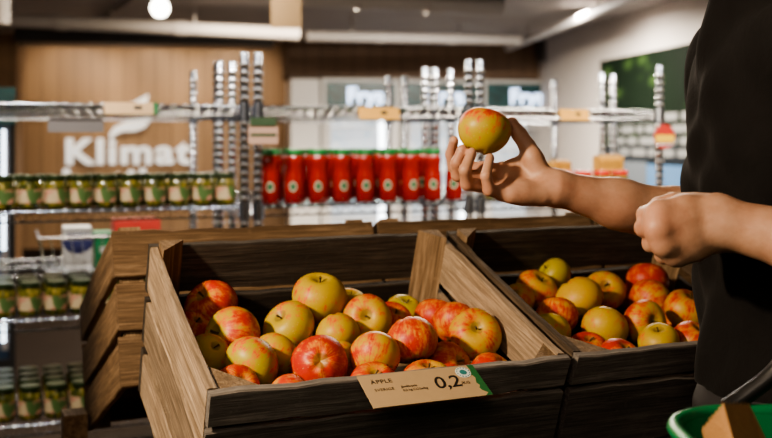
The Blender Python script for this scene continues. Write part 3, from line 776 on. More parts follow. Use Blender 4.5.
# (px, py, radius px, stem direction (right, up, towards us), redness, greenness, blush, label, depth nudge)
A1 = [
 (319, 299, 27, (.05, .9, .25), .05, .6, .12, 'yellow-green apple with red blush, topmost of the heap in the price-card crate'),
 (210, 307, 26, (-.3, .5, .5), .42, .2, .15, 'dark red shaded apple in the far corner beside the crate side'),
 (229, 336, 28, (-.7, .3, .6), .06, .8, .30, 'large shaded red and green apple leaning near the crate side'),
 (290, 327, 26, (-.4, .6, .5), -.04, .75, .25, 'half-shaded green apple with red cheek below the topmost apple'),
 (274, 356, 22.5, (.3, .5, -.6), .08, .55, .2, 'shaded brownish red apple between the big green-red and the pink apple'),
 (320, 364, 28, (-.12, -.35, -.9), .48, .1, .08, 'pinkish red apple showing its dark blossom end in front'),
 (339, 334, 22, (.2, -.7, .3), -.10, .6, .08, 'small yellow apple resting just above the pink apple'),
 (250, 363, 27, (-.5, -.5, .5), -.10, .95, .25, 'green apple with red flank in shade near the front corner'),
 (236, 389, 23, (.4, .5, .5), .45, .1, .1, 'deep red apple low in the front corner by the crate side'),
 (203, 357, 22, (.5, .6, .4), -.05, .7, .15, 'yellow apple wedged against the crate side'),
 (191, 331, 22, (.4, .7, .3), .45, .1, .1, 'bright orange-red apple squeezed against the crate side'),
 (367, 320, 24, (-.05, .35, .85), .04, .4, .18, 'yellow apple with red streaks and its stem hollow facing us', -.06),
 (391, 322, 20, (.3, .7, .4), .42, .1, .1, 'dark red apple tucked behind the streaked yellow apple'),
 (408, 313, 18, (.2, .8, .3), -.18, .95, .05, 'green apple at the back against the crate wall'),
 (438, 318, 20.5, (.2, .8, -.3), .5, .05, .05, 'plain bright red apple near the pale corner post'),
 (462, 324, 22, (.1, .6, -.5), .30, .2, .1, 'orange-red apple behind the apple with the stem hollow'),
 (415, 343, 25.5, (.15, -.75, .35), .20, .3, .18, 'big orange-red apple in the middle of the price-card crate'),
 (375, 356, 24.5, (.2, .5, -.7), .16, .35, .15, 'orange apple with yellow patches above the price card corner'),
 (343, 362, 21, (.6, .5, .3), .02, .5, .2, 'yellow-red apple mostly hidden behind the pink apple'),
 (485, 340, 24.5, (.02, .55, .8), .08, .35, .16, 'round yellow-red apple with stem facing us beside the crate partition'),
 (452, 356, 24, (.5, .4, .4), .42, .1, .1, 'dark red shaded apple under the orange-red apple', .05),
 (428, 384, 25, (.1, .95, .2), .24, .2, .1, 'orange apple low behind the middle of the price card', .02),
 (494, 380, 25, (.5, .7, .3), .44, .1, .1, 'red apple low at the front beside the price card end'),
 (375, 388, 24, (.1, .8, .4), .44, .1, .15, 'red apple low behind the left half of the price card'),
 (290, 402, 25, (-.7, .6, .3), .30, .4, .1, 'orange apple barely showing at the front board below the pink apple'),
 (349, 304, 17, (.2, .8, .2), .0, .7, .1, 'dim yellow apple behind the topmost apple'),
]
A2 = [
 (537, 290, 21, (.3, .7, .4), .10, .4, .15, 'dull yellow-red apple behind the crate partition in the far crate'),
 (519, 300, 17, (-.3, .6, .5), .12, .5, .2, 'orange-green apple half hidden by the crate partition'),
 (553, 276, 17, (-.75, .6, .2), -.18, .95, .05, 'green apple lying tilted at the back of the far crate'),
 (578, 298, 23, (.45, -.75, .3), .04, .35, .28, 'long yellow and orange apple lying tilted in the far crate'),
 (604, 292, 20, (-.1, .55, .75), .06, .4, .2, 'apple with stem hollow facing us behind the long yellow apple'),
 (626, 298, 15, (.2, .8, .3), .5, .0, .05, 'small dark red apple below the plain red one in the far crate'),
 (647, 282, 20, (.2, .7, -.3), .52, .0, .05, 'plain red apple at the back just under the fist'),
 (652, 302, 21, (-.7, -.5, .4), .34, .15, .15, 'red-orange apple showing its blossom end below the fist'),
 (686, 310, 21, (.2, .6, .2), .24, .25, .2, 'orange-red apple against the black shirt'),
 (644, 323, 21, (.35, .25, .85), .06, .55, .28, 'yellow-green apple with its stem hollow facing us in the far crate'),
 (605, 329, 22, (.3, .6, -.6), .04, .5, .22, 'big yellow apple with red cheek at the middle of the far crate'),
 (557, 317, 21, (.1, .7, -.4), .34, .2, .1, 'red-brown apple stacked over the green one by the partition'),
 (551, 334, 20, (.1, .6, -.6), .06, .75, .25, 'green-yellow apple with red rim beside the partition'),
 (659, 343, 20, (-.1, .8, .3), -.14, .6, .05, 'bright yellow apple at the front of the far crate'),
 (653, 334, 18, (.3, .7, -.3), .12, .3, .2, 'orange apple half hidden behind the bright yellow apple'),
 (692, 342, 21, (.3, .7, .3), .36, .1, .1, 'red apple at the front next to the black shirt'),
 (673, 327, 17, (.3, .5, .3), .26, .3, .1, 'shaded orange apple behind the bright yellow apple, near the shirt'),
 (620, 362, 22, (.3, .8, .3), .42, .1, .1, 'dark red apple barely showing at the front of the far crate'),
 (588, 352, 21, (.1, .8, .3), .42, .1, .1, 'dark shaded apple low under the big yellow apple'),
]
camp = Vector((0, 0, H))
def pile(data, MCr):
    nz = MCr.col[2].xyz; pl_o = MCr @ Vector((0, .0, 0)); inv = MCr.inverted()
    items = []
    # the pile is flatter than the crate: height of apple centres as a plane
    nrm_ = (Vector((0, 0, 1)) - cv_ * .15).normalized(); p0 = FL + cv_ * .045 + Vector((0, 0, -.022))
    for it in data:
        px, py, r = it[:3]
        d = Vector(((px - CX) / FPX, 1, -(py - HY) / FPX))
        Y = (p0 - camp).dot(nrm_) / d.dot(nrm_)
        Y = max(min(Y, .0415 * FPX / r), .030 * FPX / r)
        items.append([d, Y + (it[8] if len(it) > 8 else 0), r])
    for _ in range(400):
        for i in range(len(items)):
            for j in range(i):
                a, b = items[i], items[j]; pa, pb = camp + a[0] * a[1], camp + b[0] * b[1]
                ra, rb_ = a[2] * a[1] / FPX, b[2] * b[1] / FPX
                g = (ra + rb_) * .985 - (pa - pb).length
                if g > 0:
                    lat = (pa - pb); dy = a[1] - b[1]; s = 1 if dy > 0 else -1
                    mv = min(.0025, g * .35); a[1] += s * mv; b[1] -= s * mv
        for a in items:      # keep inside the walls
            q = inv @ (camp + a[0] * a[1]); ra = a[2] * a[1] / FPX
            if q.y < .014 + ra: a[1] += min(.003, .014 + ra - q.y)
            if q.y > CD - .016 - ra: a[1] -= min(.003, q.y - (CD - .016 - ra))
            lim = .0135 * 2 + (.055 if q.x < CW / 2 else .036) + ra * 1.4142 + .002; xl = min(q.x, CW - q.x)
            if xl + q.y < lim: a[1] += min(.003, lim - xl - q.y)
            lim = .027 + .037 + ra * 1.4142 + .002
            if xl + CD - q.y < lim: a[1] -= min(.003, lim - xl - CD + q.y)
    out = [[inv @ (camp + a[0] * a[1]), a[2] * a[1] / FPX] for a in items]
    orig = [o[0].copy() for o in out]
    for it_ in range(400):
        for o, b in zip(out, orig): o[0] = o[0].lerp(b, .04)
        for i in range(len(out)):
            for j in range(i):
                d = out[i][0] - out[j][0]; g = (out[i][1] + out[j][1]) * .965 - d.length
                if g > 0: d = d.normalized() * g * .3; out[i][0] = out[i][0] + d; out[j][0] = out[j][0] - d
        for q, ra in out:
            e = ra * 1.09; q.x = min(max(q.x, .0145 + e), CW - .0145 - e); q.y = min(max(q.y, .0145 + e), CD - .0145 - e); q.z = max(q.z, PILE - .108 + e)
            for c, yy, sy in ((.055 if q.x < CW / 2 else .036, q.y, 1), (.037, CD - q.y, -1)):
                sx_ = 1 if q.x < CW / 2 else -1; xl = q.x if sx_ > 0 else CW - q.x
                g = .027 + c + e * 1.4142 - xl - yy
                if g > 0: q.x += sx_ * g / 2; q.y += sy * g / 2
    return out
seed = 0
for data, MCr, grp in ((A1, MC1, 'apples in the crate with the price card'), (A2, MC2, 'apples in the crate below the forearm')):
    inv = MCr.inverted()
    for it, (q, R) in zip(data, pile(data, MCr)):
        seed += 1; c = MCr @ q
        ax = it[3]; rr = random.Random(seed * 7)
        o_ = apple('apple', c, R, (ax[0], -ax[2], ax[1]), it[4], it[5], it[6], it[7], 'apple', grp, seed, rr.uniform(0, 6.28))
        o_['crown_red'] = -.28 if seed == 1 else 0.0

# held apple
AP = P(484, 131, 1.415); AR = .0365
apple('apple', AP, AR, (.30, .12, .95), -.02, .75, .10, 'yellow-green apple with red top held up in the hand', 'apple', None, 77, 2.2, 1.04, (-.8, .2, .2))['crown_red'] = .55

# nudge apples until no skins cut through one another or through the boards
from mathutils.bvhtree import BVHTree
bpy.context.view_layer.update()
def tree_of(objs):
    vs = []; fs = []
    for o in objs:
        b = len(vs); mw = o.matrix_world; vs += [mw @ v.co for v in o.data.vertices]; fs += [tuple(b + k for k in p.vertices) for p in o.data.polygons]
    return BVHTree.FromPolygons(vs, fs)
heap = [o for o in COL.objects if o.get('category') == 'apple' and o.get('group')]
crate_tree = {}
for c_ in (c1, c2): crate_tree[c_.name] = (tree_of([ch for ch in c_.children]), c_)
home = {o.name: (c1 if 'price card' in o['group'] else c2) for o in heap}
for it_ in range(45):
    tr_ = [tree_of([o] + list(o.children)) for o in heap]; mv = {}; hit = False
    for i in range(len(heap)):
        for j in range(i):
            a, b = heap[i], heap[j]; d = a.location - b.location
            if d.length < .1 and tr_[i].overlap(tr_[j]):
                d = d.normalized() * .0007; mv.setdefault(i, Vector()); mv.setdefault(j, Vector()); mv[i] += d; mv[j] -= d; hit = True
        for tr_c, c_ in crate_tree.values():
            if tr_[i].overlap(tr_c):
                ctr_ = home[heap[i].name].matrix_world @ Vector((CW / 2, CD / 2, -.05)); mv.setdefault(i, Vector()); mv[i] += (ctr_ - heap[i].location).normalized() * .0015; hit = True
    for i, d in mv.items(): heap[i].location = heap[i].location + d
    if not hit: break
    bpy.context.view_layer.update()

# ------------------------------------------------------------------ price card on the front crate
cpo = FL + cu_ * .184 + Vector((0, 0, .005)) - cv_ * .004
by = (-cv_ * .055 + Vector((0, 0, -.026))); Lc = by.length; by.normalize()
pc_ = empty('price_card', frame(cpo, cu_, z=cu_.cross(-by))); tag(pc_, 'brown price card with handwritten 0,2 and green edge on the front crate', 'price card')
WC, HC = .163, Lc
MB().box((0, -HC, -.0005), (WC, 0, .0005)).build('card', m_cardpale, pc_)
rg = random.Random(3); pts = [(WC, 0), (WC - .009, 0)]
for k in range(1, 12): pts.append((WC - .009 + .002 * math.sin(k * 1.3) + rg.uniform(-.003, .003) , -HC * k / 12))
pts += [(WC - .010, -HC), (WC, -HC)]
MB().prism(pts[::-1], .00052, .0007).build('green_edge', m_cgreen, pc_)
def ct(body, x, y, size, bold=0, sp=1, shear=0): return text_mesh('lettering', body, size, m_ink, Matrix.Translation((x, y, .0008)), pc_, bold=bold, extr=.0001, spacing=sp, shear=shear)
ct('ÄPPLE', .013, -.018, .0105, 0, 1.05); ct('SVERIGE', .013, -.032, .0066, 0, 1.1)
ct('Jämförpris', .049, -.030, .0056, 0, .95); ct('0,2 kg CO2e/kg', .049, -.037, .0056, 0, .95)
ct('0,2', .094, -.039, .032, .0002, .95, .12); ct('/KG', .131, -.036, .0075, 0, 1)
m_stick = plain('sticker_white', (.7, .74, .74), .4, var=.04); m_teal = plain('sticker_teal', (.03, .2, .2), .5)
skx, sky = .143, -.0135
sk = MB().lathe([(0, .0007), (.0105, .0007), (.0105, .0011), (0, .0011)], 24, Matrix.Translation((skx, sky, 0)), cap=False).build('round_sticker', m_stick, pc_)
mb = MB()
for k in range(14):
    a = k * .4488; mb.box((-.0009, .0078, .0012), (.0009, .0095, .0014), Matrix.Translation((skx, sky, 0)) @ Matrix.Rotation(a, 4, 'Z'))
mb.lathe([(0, .0012), (.005, .0012), (.005, .0014), (0, .0014)], 16, Matrix.Translation((skx, sky, 0)), cap=False)
mb.build('sticker_emblem', m_teal, sk)

# ------------------------------------------------------------------ person: one skin grown from a distance field
def surface_nets(F, org, h):
    S = F < 0; nx, ny, nz = F.shape
    cnt = np.zeros((nx - 1, ny - 1, nz - 1), np.int8)
    for dx in (0, 1):
        for dy in (0, 1):
            for dz_ in (0, 1): cnt += S[dx:nx - 1 + dx, dy:ny - 1 + dy, dz_:nz - 1 + dz_]
    act = (cnt > 0) & (cnt < 8); ii = np.argwhere(act)
    idx = np.full(act.shape, -1, np.int32); idx[act] = np.arange(len(ii))
    acc = np.zeros((len(ii), 3)); n = np.zeros(len(ii))
    corners = [(a, b, c) for a in (0, 1) for b in (0, 1) for c in (0, 1)]
    vals = {c: F[ii[:, 0] + c[0], ii[:, 1] + c[1], ii[:, 2] + c[2]] for c in corners}
    for c in corners:
        for k in range(3):
            if c[k] == 0:
                d = list(c); d[k] = 1; d = tuple(d); fa, fb = vals[c], vals[d]; m = (fa < 0) != (fb < 0)
                tt = np.where(m, fa / np.where(m, fa - fb, 1), 0); p = np.tile(np.array(c, float), (len(ii), 1)); p[:, k] += tt
                acc[m] += p[m]; n[m] += 1
    V = (ii + acc / n[:, None]) * h + np.array(org)
    Q = []
    for k in range(3):
        o1, o2 = [(1, 2), (2, 0), (0, 1)][k]
        sl0 = [slice(None)] * 3; sl1 = [slice(None)] * 3; sl0[k] = slice(0, -1); sl1[k] = slice(1, None)
        a, b = S[tuple(sl0)], S[tuple(sl1)]; e = np.argwhere(a != b)
        e = e[(e[:, o1] > 0) & (e[:, o2] > 0) & (e[:, o1] < F.shape[o1] - 1) & (e[:, o2] < F.shape[o2] - 1)]
        if not len(e): continue
        def cell(d1, d2):
            q = e.copy(); q[:, o1] -= d1; q[:, o2] -= d2; return idx[q[:, 0], q[:, 1], q[:, 2]]
        q = np.stack([cell(1, 1), cell(0, 1), cell(0, 0), cell(1, 0)], 1)
        flip = ~a[e[:, 0], e[:, 1], e[:, 2]]; q[flip] = q[flip][:, ::-1]; Q.append(q)
    return V, np.concatenate(Q)

class Field:
    def __init__(self, lo, hi, h):
        self.lo = np.array(lo, float); self.h = h; self.n = np.ceil((np.array(hi) - self.lo) / h).astype(int) + 1
        self.F = np.full(self.n, .2, np.float32)
    def region(self, lo, hi, pad):
        a = np.clip(np.floor((np.array(lo) - pad - self.lo) / self.h).astype(int), 0, self.n); b = np.clip(np.ceil((np.array(hi) + pad - self.lo) / self.h).astype(int) + 1, 0, self.n)
        sl = tuple(slice(x, y) for x, y in zip(a, b))
        g = [(np.arange(x, y) * self.h + l).astype(np.float32) for x, y, l in zip(a, b, self.lo)]
        return sl, np.meshgrid(*g, indexing='ij', sparse=True)
def smin(a, b, k):
    if k <= 0: return np.minimum(a, b)
    hh = np.maximum(k - np.abs(a - b), 0) / k
    return np.minimum(a, b) - hh * hh * k * .25
def sd_cone(G, a, b, ra, rb):
    X, Y, Z = G; a = np.array(a, np.float32); b = np.array(b, np.float32); d = b - a; L2 = float(d @ d) + 1e-12
    t = np.clip(((X - a[0]) * d[0] + (Y - a[1]) * d[1] + (Z - a[2]) * d[2]) / L2, 0, 1)
    return np.sqrt((X - a[0] - t * d[0]) ** 2 + (Y - a[1] - t * d[1]) ** 2 + (Z - a[2] - t * d[2]) ** 2) - (ra + (rb - ra) * t)
def sd_ell(G, c, r, M=None):
    X, Y, Z = (G[i] - c[i] for i in range(3))
    if M is not None: X, Y, Z = (M[i][0] * X + M[i][1] * Y + M[i][2] * Z for i in range(3))
    k0 = np.sqrt((X / r[0]) ** 2 + (Y / r[1]) ** 2 + (Z / r[2]) ** 2); k1 = np.sqrt((X / r[0] ** 2) ** 2 + (Y / r[1] ** 2) ** 2 + (Z / r[2] ** 2) ** 2)
    return k0 * (k0 - 1) / np.maximum(k1, 1e-6)
def prim(G, p):
    return sd_cone(G, *p[1:]) if p[0] == 'c' else sd_ell(G, *p[1:])
def pbox(p):
    if p[0] == 'c':
        a, b, ra, rb = np.array(p[1]), np.array(p[2]), p[3], p[4]; r = max(ra, rb); return np.minimum(a, b) - r, np.maximum(a, b) + r
    c, r = np.array(p[1]), np.array(p[2]); m = max(p[2]) if len(p) > 3 else r; return c - m, c + m
def blend(fld, prims, k, pad=.03):
    for p in prims:
        lo, hi = pbox(p); sl, G = fld.region(lo, hi, pad); fld.F[sl] = smin(fld.F[sl], prim(G, p), k)
def chain(pts, rad): return [('c', tuple(pts[i]), tuple(pts[i + 1]), rad[i], rad[i + 1]) for i in range(len(pts) - 1)]
def blend_group(fld, groups, core, kc, pad=.02, kf=0):
    """fingers stay apart from one another but melt into the core (palm)"""
    allp = core + [p for g in groups for p in g]
    lo = np.min([pbox(p)[0] for p in allp], 0); hi = np.max([pbox(p)[1] for p in allp], 0)
    sl, G = fld.region(lo, hi, pad)
    C = None
    for p in core: d = prim(G, p); C = d if C is None else smin(C, d, .012)
    out = C
    for g in groups:
        D = None
        for p in g: d = prim(G, p); D = d if D is None else smin(D, d, .003)
        out = smin(out, smin(C, D, kc), kf)
    fld.F[sl] = smin(fld.F[sl], out, .012)
def to_obj(name, fld, mat, parent=None):
    V, Q = surface_nets(fld.F, fld.lo, fld.h)
    me = bpy.data.meshes.new(name); me.vertices.add(len(V)); me.vertices.foreach_set('co', V.astype(np.float32).ravel())
    me.loops.add(len(Q) * 4); me.loops.foreach_set('vertex_index', Q.astype(np.int32).ravel())
    me.polygons.add(len(Q)); me.polygons.foreach_set('loop_start', np.arange(0, len(Q) * 4, 4, dtype=np.int32))
    me.update(calc_edges=True); me.validate(); me.materials.append(mat)
    me.polygons.foreach_set('use_smooth', [True] * len(me.polygons))
    o = bpy.data.objects.new(name, me); COL.objects.link(o); o.parent = parent; return o

t = NT('skin'); co = t.coord()
n1 = t.noise(co, 28, 4, .6); n2 = t.noise(co, 320, 3, .6); n3 = t.noise(co, 9, 2)
c = t.ramp(n1, [(.3, (.36, .185, .115)), (.5, (.46, .262, .172)), (.7, (.53, .315, .22))])
c = t.mix(t.math('MULTIPLY', t.ramp(n3, [(.45, (0, 0, 0)), (.65, (1, 1, 1))]), .35), c, (.48, .2, .13))
c = t.mix(t.math('MULTIPLY', t.ramp(n2, [(.6, (0, 0, 0)), (.75, (1, 1, 1))]), .18), c, (.22, .1, .06))
wv = t.n('ShaderNodeTexVoronoi'); wv.inputs['Scale'].default_value = 420; t.l(co, wv.inputs['Vector'])
m_skin = t.bsdf(c, .48, 0, t.bump(t.math('ADD', t.math('MULTIPLY', n1, 1.6), t.math('ADD', t.math('MULTIPLY', n2, .35), t.math('MULTIPLY', wv.outputs['Distance'], .25))), .30, .0012), spec=.4, sss=.12)

YC = 1.275
body = Field((.06, .93, -.01), (.74, 1.55, 1.83), .0026)
torso = [('e', (.525, YC, .95), (.105, .155, .13)), ('e', (.525, YC, 1.10), (.098, .125, .15)), ('e', (.512, YC, 1.28), (.112, .145, .19)),
         ('c', (.510, 1.125, 1.42), (.505, 1.425, 1.42), .052, .052), ('c', (.505, YC, 1.43), (.475, YC, 1.58), .062, .054)]
blend(body, torso, .06, .07)
blend(body, [('e', (.435, YC, 1.70), (.098, .076, .112)), ('e', (.395, YC, 1.635), (.055, .055, .06)), ('c', (.40, YC, 1.62), (.365, YC, 1.60), .03, .02)], .03, .04)
blend(body, [('c', (.342, YC, 1.70), (.322, YC, 1.665), .008, .013), ('e', (.345, YC, 1.63), (.012, .024, .008)), ('e', (.348, YC, 1.618), (.012, .022, .008)), ('e', (.345, YC, 1.715), (.012, .05, .008)),
             ('e', (.352, YC - .03, 1.70), (.01, .014, .009)), ('e', (.352, YC + .03, 1.70), (.01, .014, .009)), ('e', (.445, YC - .077, 1.68), (.018, .008, .03)), ('e', (.445, YC + .077, 1.68), (.018, .008, .03))], .01, .02)
for y in (YC - .09, YC + .09):
    blend(body, chain([(.535, y, .92), (.53, y, .72), (.525, y, .50), (.52, y, .33), (.525, y, .09)], [.088, .075, .052, .054, .034]), .03, .04)
    blend(body, chain([(.54, y, .05), (.45, y, .05), (.34, y, .035)], [.038, .04, .028]), .03, .03)
# near arm
NY = 1.115
n_sh, n_el, n_wr = Vector((.51, 1.085, 1.41)), Vector((.600, 1.025, 1.155)), P(717, 222, NY)
blend(body, chain([n_sh, n_sh.lerp(n_el, .5), n_el], [.052, .046, .040]), .03, .04)
blend(body, chain([n_el, n_el.lerp(n_wr, .28), n_el.lerp(n_wr, .62), n_wr], [.040, .0425, .0345, .0265]), .02, .03)
# far arm
f_sh, f_el, f_wr = Vector((.51, 1.465, 1.41)), Vector((.505, 1.475, 1.165)), P(556, 188, 1.415)
blend(body, chain([f_sh, f_sh.lerp(f_el, .5), f_el], [.052, .046, .041]), .03, .04)
blend(body, chain([f_el, f_el.lerp(f_wr, .30), f_el.lerp(f_wr, .65), f_wr], [.042, .0435, .0335, .0245]), .02, .03)
# --- hand under the held apple (right hand, palm up and towards us)
def on_apple(v, gap): return AP + Vector(v).normalized() * (AR * 1.045 + gap)
mc = {'i': P(487, 169, 1.440), 'm': P(486, 178, 1.427), 'r': P(492, 187, 1.410), 'p': P(502, 193, 1.391)}
wr1, wr2 = P(548, 182, 1.427), P(547, 193, 1.407)
palm = []
for k, w, r0, r1 in (('i', wr1, .0125, .0105), ('m', wr1, .0135, .0105), ('r', wr2, .0135, .010), ('p', wr2, .0135, .0095)):
    palm += chain([w, w.lerp(mc[k], .55), mc[k]], [r0, r0 * .92, r1])
palm += [('c', tuple(P(546, 180, 1.420)), tuple(P(533, 158, 1.420)), .0145, .0135)]               # ball of the thumb
palm += [('c', tuple(P(540, 196, 1.400)), tuple(P(512, 195, 1.388)), .013, .011)]                 # little-finger side
palm += [('c', tuple(P(529, 156, 1.427)), tuple(P(504, 166, 1.437)), .007, .006)]                 # web
palm += [('c', tuple(f_wr), tuple(P(548, 187, 1.415)), .0245, .018)]
thumb = chain([P(534, 159, 1.423), P(527, 146, 1.427), P(519, 134, 1.429), P(512, 122.5, 1.427)], [.0138, .0120, .0112, .0086])
fing = [thumb]
def finger(k, pip, dip, tip, r): return chain([mc[k], pip, dip, tip], r)
TIPS = {'i': ((-.93, .10, -.30), .0062, .0069), 'm': ((-.72, -.40, -.58), .0066, .0073), 'r': ((-.44, -.60, -.68), .0064, .0071), 'p': ((.14, -.52, -.86), .0058, .0064)}
fing.append(finger('i', P(454, 167, 1.445), P(451, 154, 1.438), on_apple(*TIPS['i'][:2]), [.0104, .0094, .0084, .0069]))
fing.append(finger('m', P(458, 175, 1.412), P(457, 163, 1.400), on_apple(*TIPS['m'][:2]), [.0107, .0097, .0088, .0073]))
fing.append(finger('r', P(467, 184, 1.390), P(465, 170, 1.378), on_apple(*TIPS['r'][:2]), [.0105, .0094, .0085, .0071]))
fing.append(finger('p', P(489, 190, 1.376), P(486, 176, 1.371), on_apple(*TIPS['p'][:2]), [.0099, .0085, .0077, .0064]))
blend_group(body, fing, palm, .007)
# --- near hand, closed (left hand, back of the hand towards us)
kn = {'i': P(660, 214, NY + -0.007), 'm': P(659, 228, NY + -0.015), 'r': P(665, 243, NY + -0.011), 'p': P(676, 253, NY + -0.001)}
w1, w2 = P(713, 213, NY + 0.007), P(713, 231, NY + 0.001)
core = []
for k, w, r0, r1 in (('i', w1, .0165, .0135), ('m', w1.lerp(w2, .35), .017, .0138), ('r', w2, .0165, .0132), ('p', w2, .0155, .0125)):
    core += chain([w, w.lerp(kn[k], .5), kn[k]], [r0, r0 * .95, r1])
core += [('c', tuple(n_wr), tuple(n_wr.lerp((w1 + w2) / 2, 1.0)), .0265, .022), ('c', tuple(P(699, 213, NY + 0.020)), tuple(P(673, 212, NY + 0.030)), .0165, .013)]
core += [('c', tuple(P(699, 238, NY + 0.020)), tuple(P(679, 240, NY + 0.027)), .018, .015)]
gs = []
for k, (dx, dz2) in (('i', (-.006, -.004)), ('m', (-.007, -.003)), ('r', (-.005, -.004)), ('p', (-.003, -.006))):
    a = kn[k]; pip = a + Vector((dx, .036, dz2)); dip = pip + Vector((.022, .012, -.001)); tip = dip + Vector((.018, -.008, 0))
    gs.append(chain([a, pip, dip, tip], [.0120, .0108, .0095, .0082]))
gs.append(chain([P(693, 205, NY + 0.020), P(673, 203, NY + 0.020), P(659, 206, NY + 0.021), P(650, 215, NY + 0.021)], [.0135, .0115, .0102, .0080]))
blend_group(body, gs, core, .012, kf=.005)
# tendons, knuckle tops and veins on the back of the near hand
blend(body, [('c', tuple(w1.lerp(kn[k], .15) + Vector((0, -.0145, 0))), tuple(kn[k] + Vector((.006, -.0095, 0))), .0022, .003) for k in 'imr'], .006, .012)
blend(body, [('e', tuple(kn[k] + Vector((-.002, -.008, 0))), (.008, .005, .007)) for k in 'imrp'], .010, .012)
person = to_obj('person', body, m_skin)
tag(person, 'person in a black T-shirt holding up an apple, other hand a fist', 'person')
# fingernails
t = NT('nail_tone'); m_fn = t.bsdf(t.mix(t.noise(t.coord(), 300, 2), (.55, .33, .26), (.6, .38, .3)), .25)
def fingernail(tip, outward, along, r):
    z = Vector(outward).normalized(); x = Vector(along).normalized(); x = (x - z * x.dot(z)).normalized()
    mb = MB(); mb.lathe([(0, .0), (r * .6, -.0003), (r * .78, -.0008), (r * .8, -.0016)], 14, frame(Vector(tip) + z * (r * .93), x, z=z), cap=False)
    mb.build('fingernail', m_fn, person, smooth=180)
for (tip, r) in ((P(512, 122.5, 1.427), .0072),):
    fingernail(tip + Vector((.001, 0, -.001)), (.8, -.1, .55), (-.5, 0, .8), r)
for v, g, r in TIPS.values():
    tp = on_apple(v, g); fingernail(tp, Vector(v) + Vector((0, 0, .1)), (0, 0, 1), r)

# clothing
m_shirt = None
t = NT('black_cotton'); co = t.coord(); n1 = t.noise(co, 14, 4, .6, .4); n2 = t.noise(co, 700, 2)
m_shirt = t.bsdf(t.mix(n1, (.006, .0055, .0056), (.014, .013, .0132)), .9, 0, t.bump(t.math('ADD', t.math('MULTIPLY', n1, 1.2), t.math('MULTIPLY', n2, .12)), .5, .006), spec=.06)
m_shirt.node_tree.nodes['Principled BSDF'].inputs['Sheen Weight'].default_value = .03
t = NT('dark_denim'); co = t.coord(); n1 = t.noise(co, 40, 4); n2 = t.noise(co, 900, 2)
m_denim = t.bsdf(t.mix(t.math('ADD', t.math('MULTIPLY', n1, .7), t.math('MULTIPLY', n2, .4)), (.007, .007, .009), (.024, .022, .025)), .9, 0, t.bump(t.math('ADD', n1, n2), .4, .003))
sh = Field((.30, .93, .90), (.76, 1.58, 1.60), .0045)
blend(sh, [('e', (.523, YC, .98), (.112, .163, .16)), ('e', (.518, YC, 1.12), (.110, .138, .17)), ('e', (.511, YC, 1.29), (.122, .156, .20)), ('c', (.505, 1.125, 1.42), (.505, 1.425, 1.42), .062, .062), ('c', (.505, YC, 1.42), (.485, YC, 1.50), .074, .066)], .06, .08)
for a, e in ((n_sh, n_el), (f_sh, f_el)):
    blend(sh, chain([a, a.lerp(e, .58)], [.064, .064]), .04, .05)
sl, G = sh.region(sh.lo, sh.lo + (sh.n - 1) * sh.h, 0)
X, Y, Z = G
wob = 1.5 * .0045 * np.sin(34 * Y + 9 * (Z - 1.2) + 2.2 * np.sin(7 * Z)) * np.clip((1.45 - Z) * 3, 0, 1) + .0035 * np.sin(60 * Y - 22 * Z + 3 * np.sin(11 * Z + 20 * X)) + .003 * np.sin(46 * Z + 30 * Y + 2 * np.sin(25 * Y))
sh.F = (sh.F + wob.astype(np.float32)).astype(np.float32)
sh.F = np.maximum(sh.F, (.985 + .004 * np.sin(40 * Y) - Z).astype(np.float32))
for a, e in ((n_sh, n_el), (f_sh, f_el)):
    d = (e - a).normalized(); m = a.lerp(e, .58)
    cut = (X - m.x) * d.x + (Y - m.y) * d.y + (Z - m.z) * d.z
    near = np.sqrt((X - m.x) ** 2 + (Y - m.y) ** 2 + (Z - m.z) ** 2) < .085
    sh.F = np.where(near & (cut > 0) & (np.abs(Y - YC) > .15), np.maximum(sh.F, cut), sh.F).astype(np.float32)
sh.F = np.maximum(sh.F, np.minimum(.2, np.maximum(Z - 1.515 - (X - .48) * .35, -1)).astype(np.float32))
shirt = to_obj('black_shirt', sh, m_shirt, person)
tr = Field((.30, .98, .05), (.72, 1.56, 1.10), .006)
blend(tr, [('e', (.525, YC, .95), (.116, .166, .135))], .05, .06)
for y in (YC - .09, YC + .09):
    blend(tr, chain([(.535, y, .92), (.53, y, .72), (.525, y, .50), (.52, y, .30), (.525, y, .10)], [.099, .088, .070, .066, .058]), .03, .05)
sl, G = tr.region(tr.lo, tr.lo + (tr.n - 1) * tr.h, 0); X, Y, Z = G
tr.F = (tr.F + .004 * np.sin(60 * Z + 30 * Y + 2 * np.sin(20 * X)) + .003 * np.sin(35 * X - 50 * Z)).astype(np.float32)
tr.F = np.maximum(tr.F, (Z - 1.03).astype(np.float32) + 0 * tr.F)
to_obj('jeans', tr, m_denim, person)
for y in (YC - .09, YC + .09):
    s = Field((.24, y - .09, -.012), (.62, y + .09, .17), .005)
    blend(s, chain([(.545, y, .055), (.45, y, .055), (.335, y, .042)], [.052, .050, .040]) + [('c', (.53, y, .06), (.53, y, .13), .05, .046)], .03, .04)
    Zs = (np.arange(s.n[2]) * s.h + s.lo[2])[None, None, :]
    s.F = np.maximum(s.F, (.002 - Zs).astype(np.float32) + 0 * s.F); to_obj('shoe', s, m_blackpl, person)
hr = Field((.30, 1.15, 1.55), (.58, 1.40, 1.85), .005)
blend(hr, [('e', (.452, YC, 1.722), (.102, .087, .108)), ('e', (.475, YC, 1.66), (.072, .082, .08))], .03, .04)
X, Y, Z = hr.region(hr.lo, hr.lo + (hr.n - 1) * hr.h, 0)[1]
hr.F = np.maximum(hr.F, .004 * np.sin(80 * Y + 60 * Z) + 0 * X - (X - .375 - np.maximum(0, 1.73 - Z) * .75)).astype(np.float32)
m_hair = plain('brown_hair', (.06, .035, .02), .6, var=.4, scale=60)
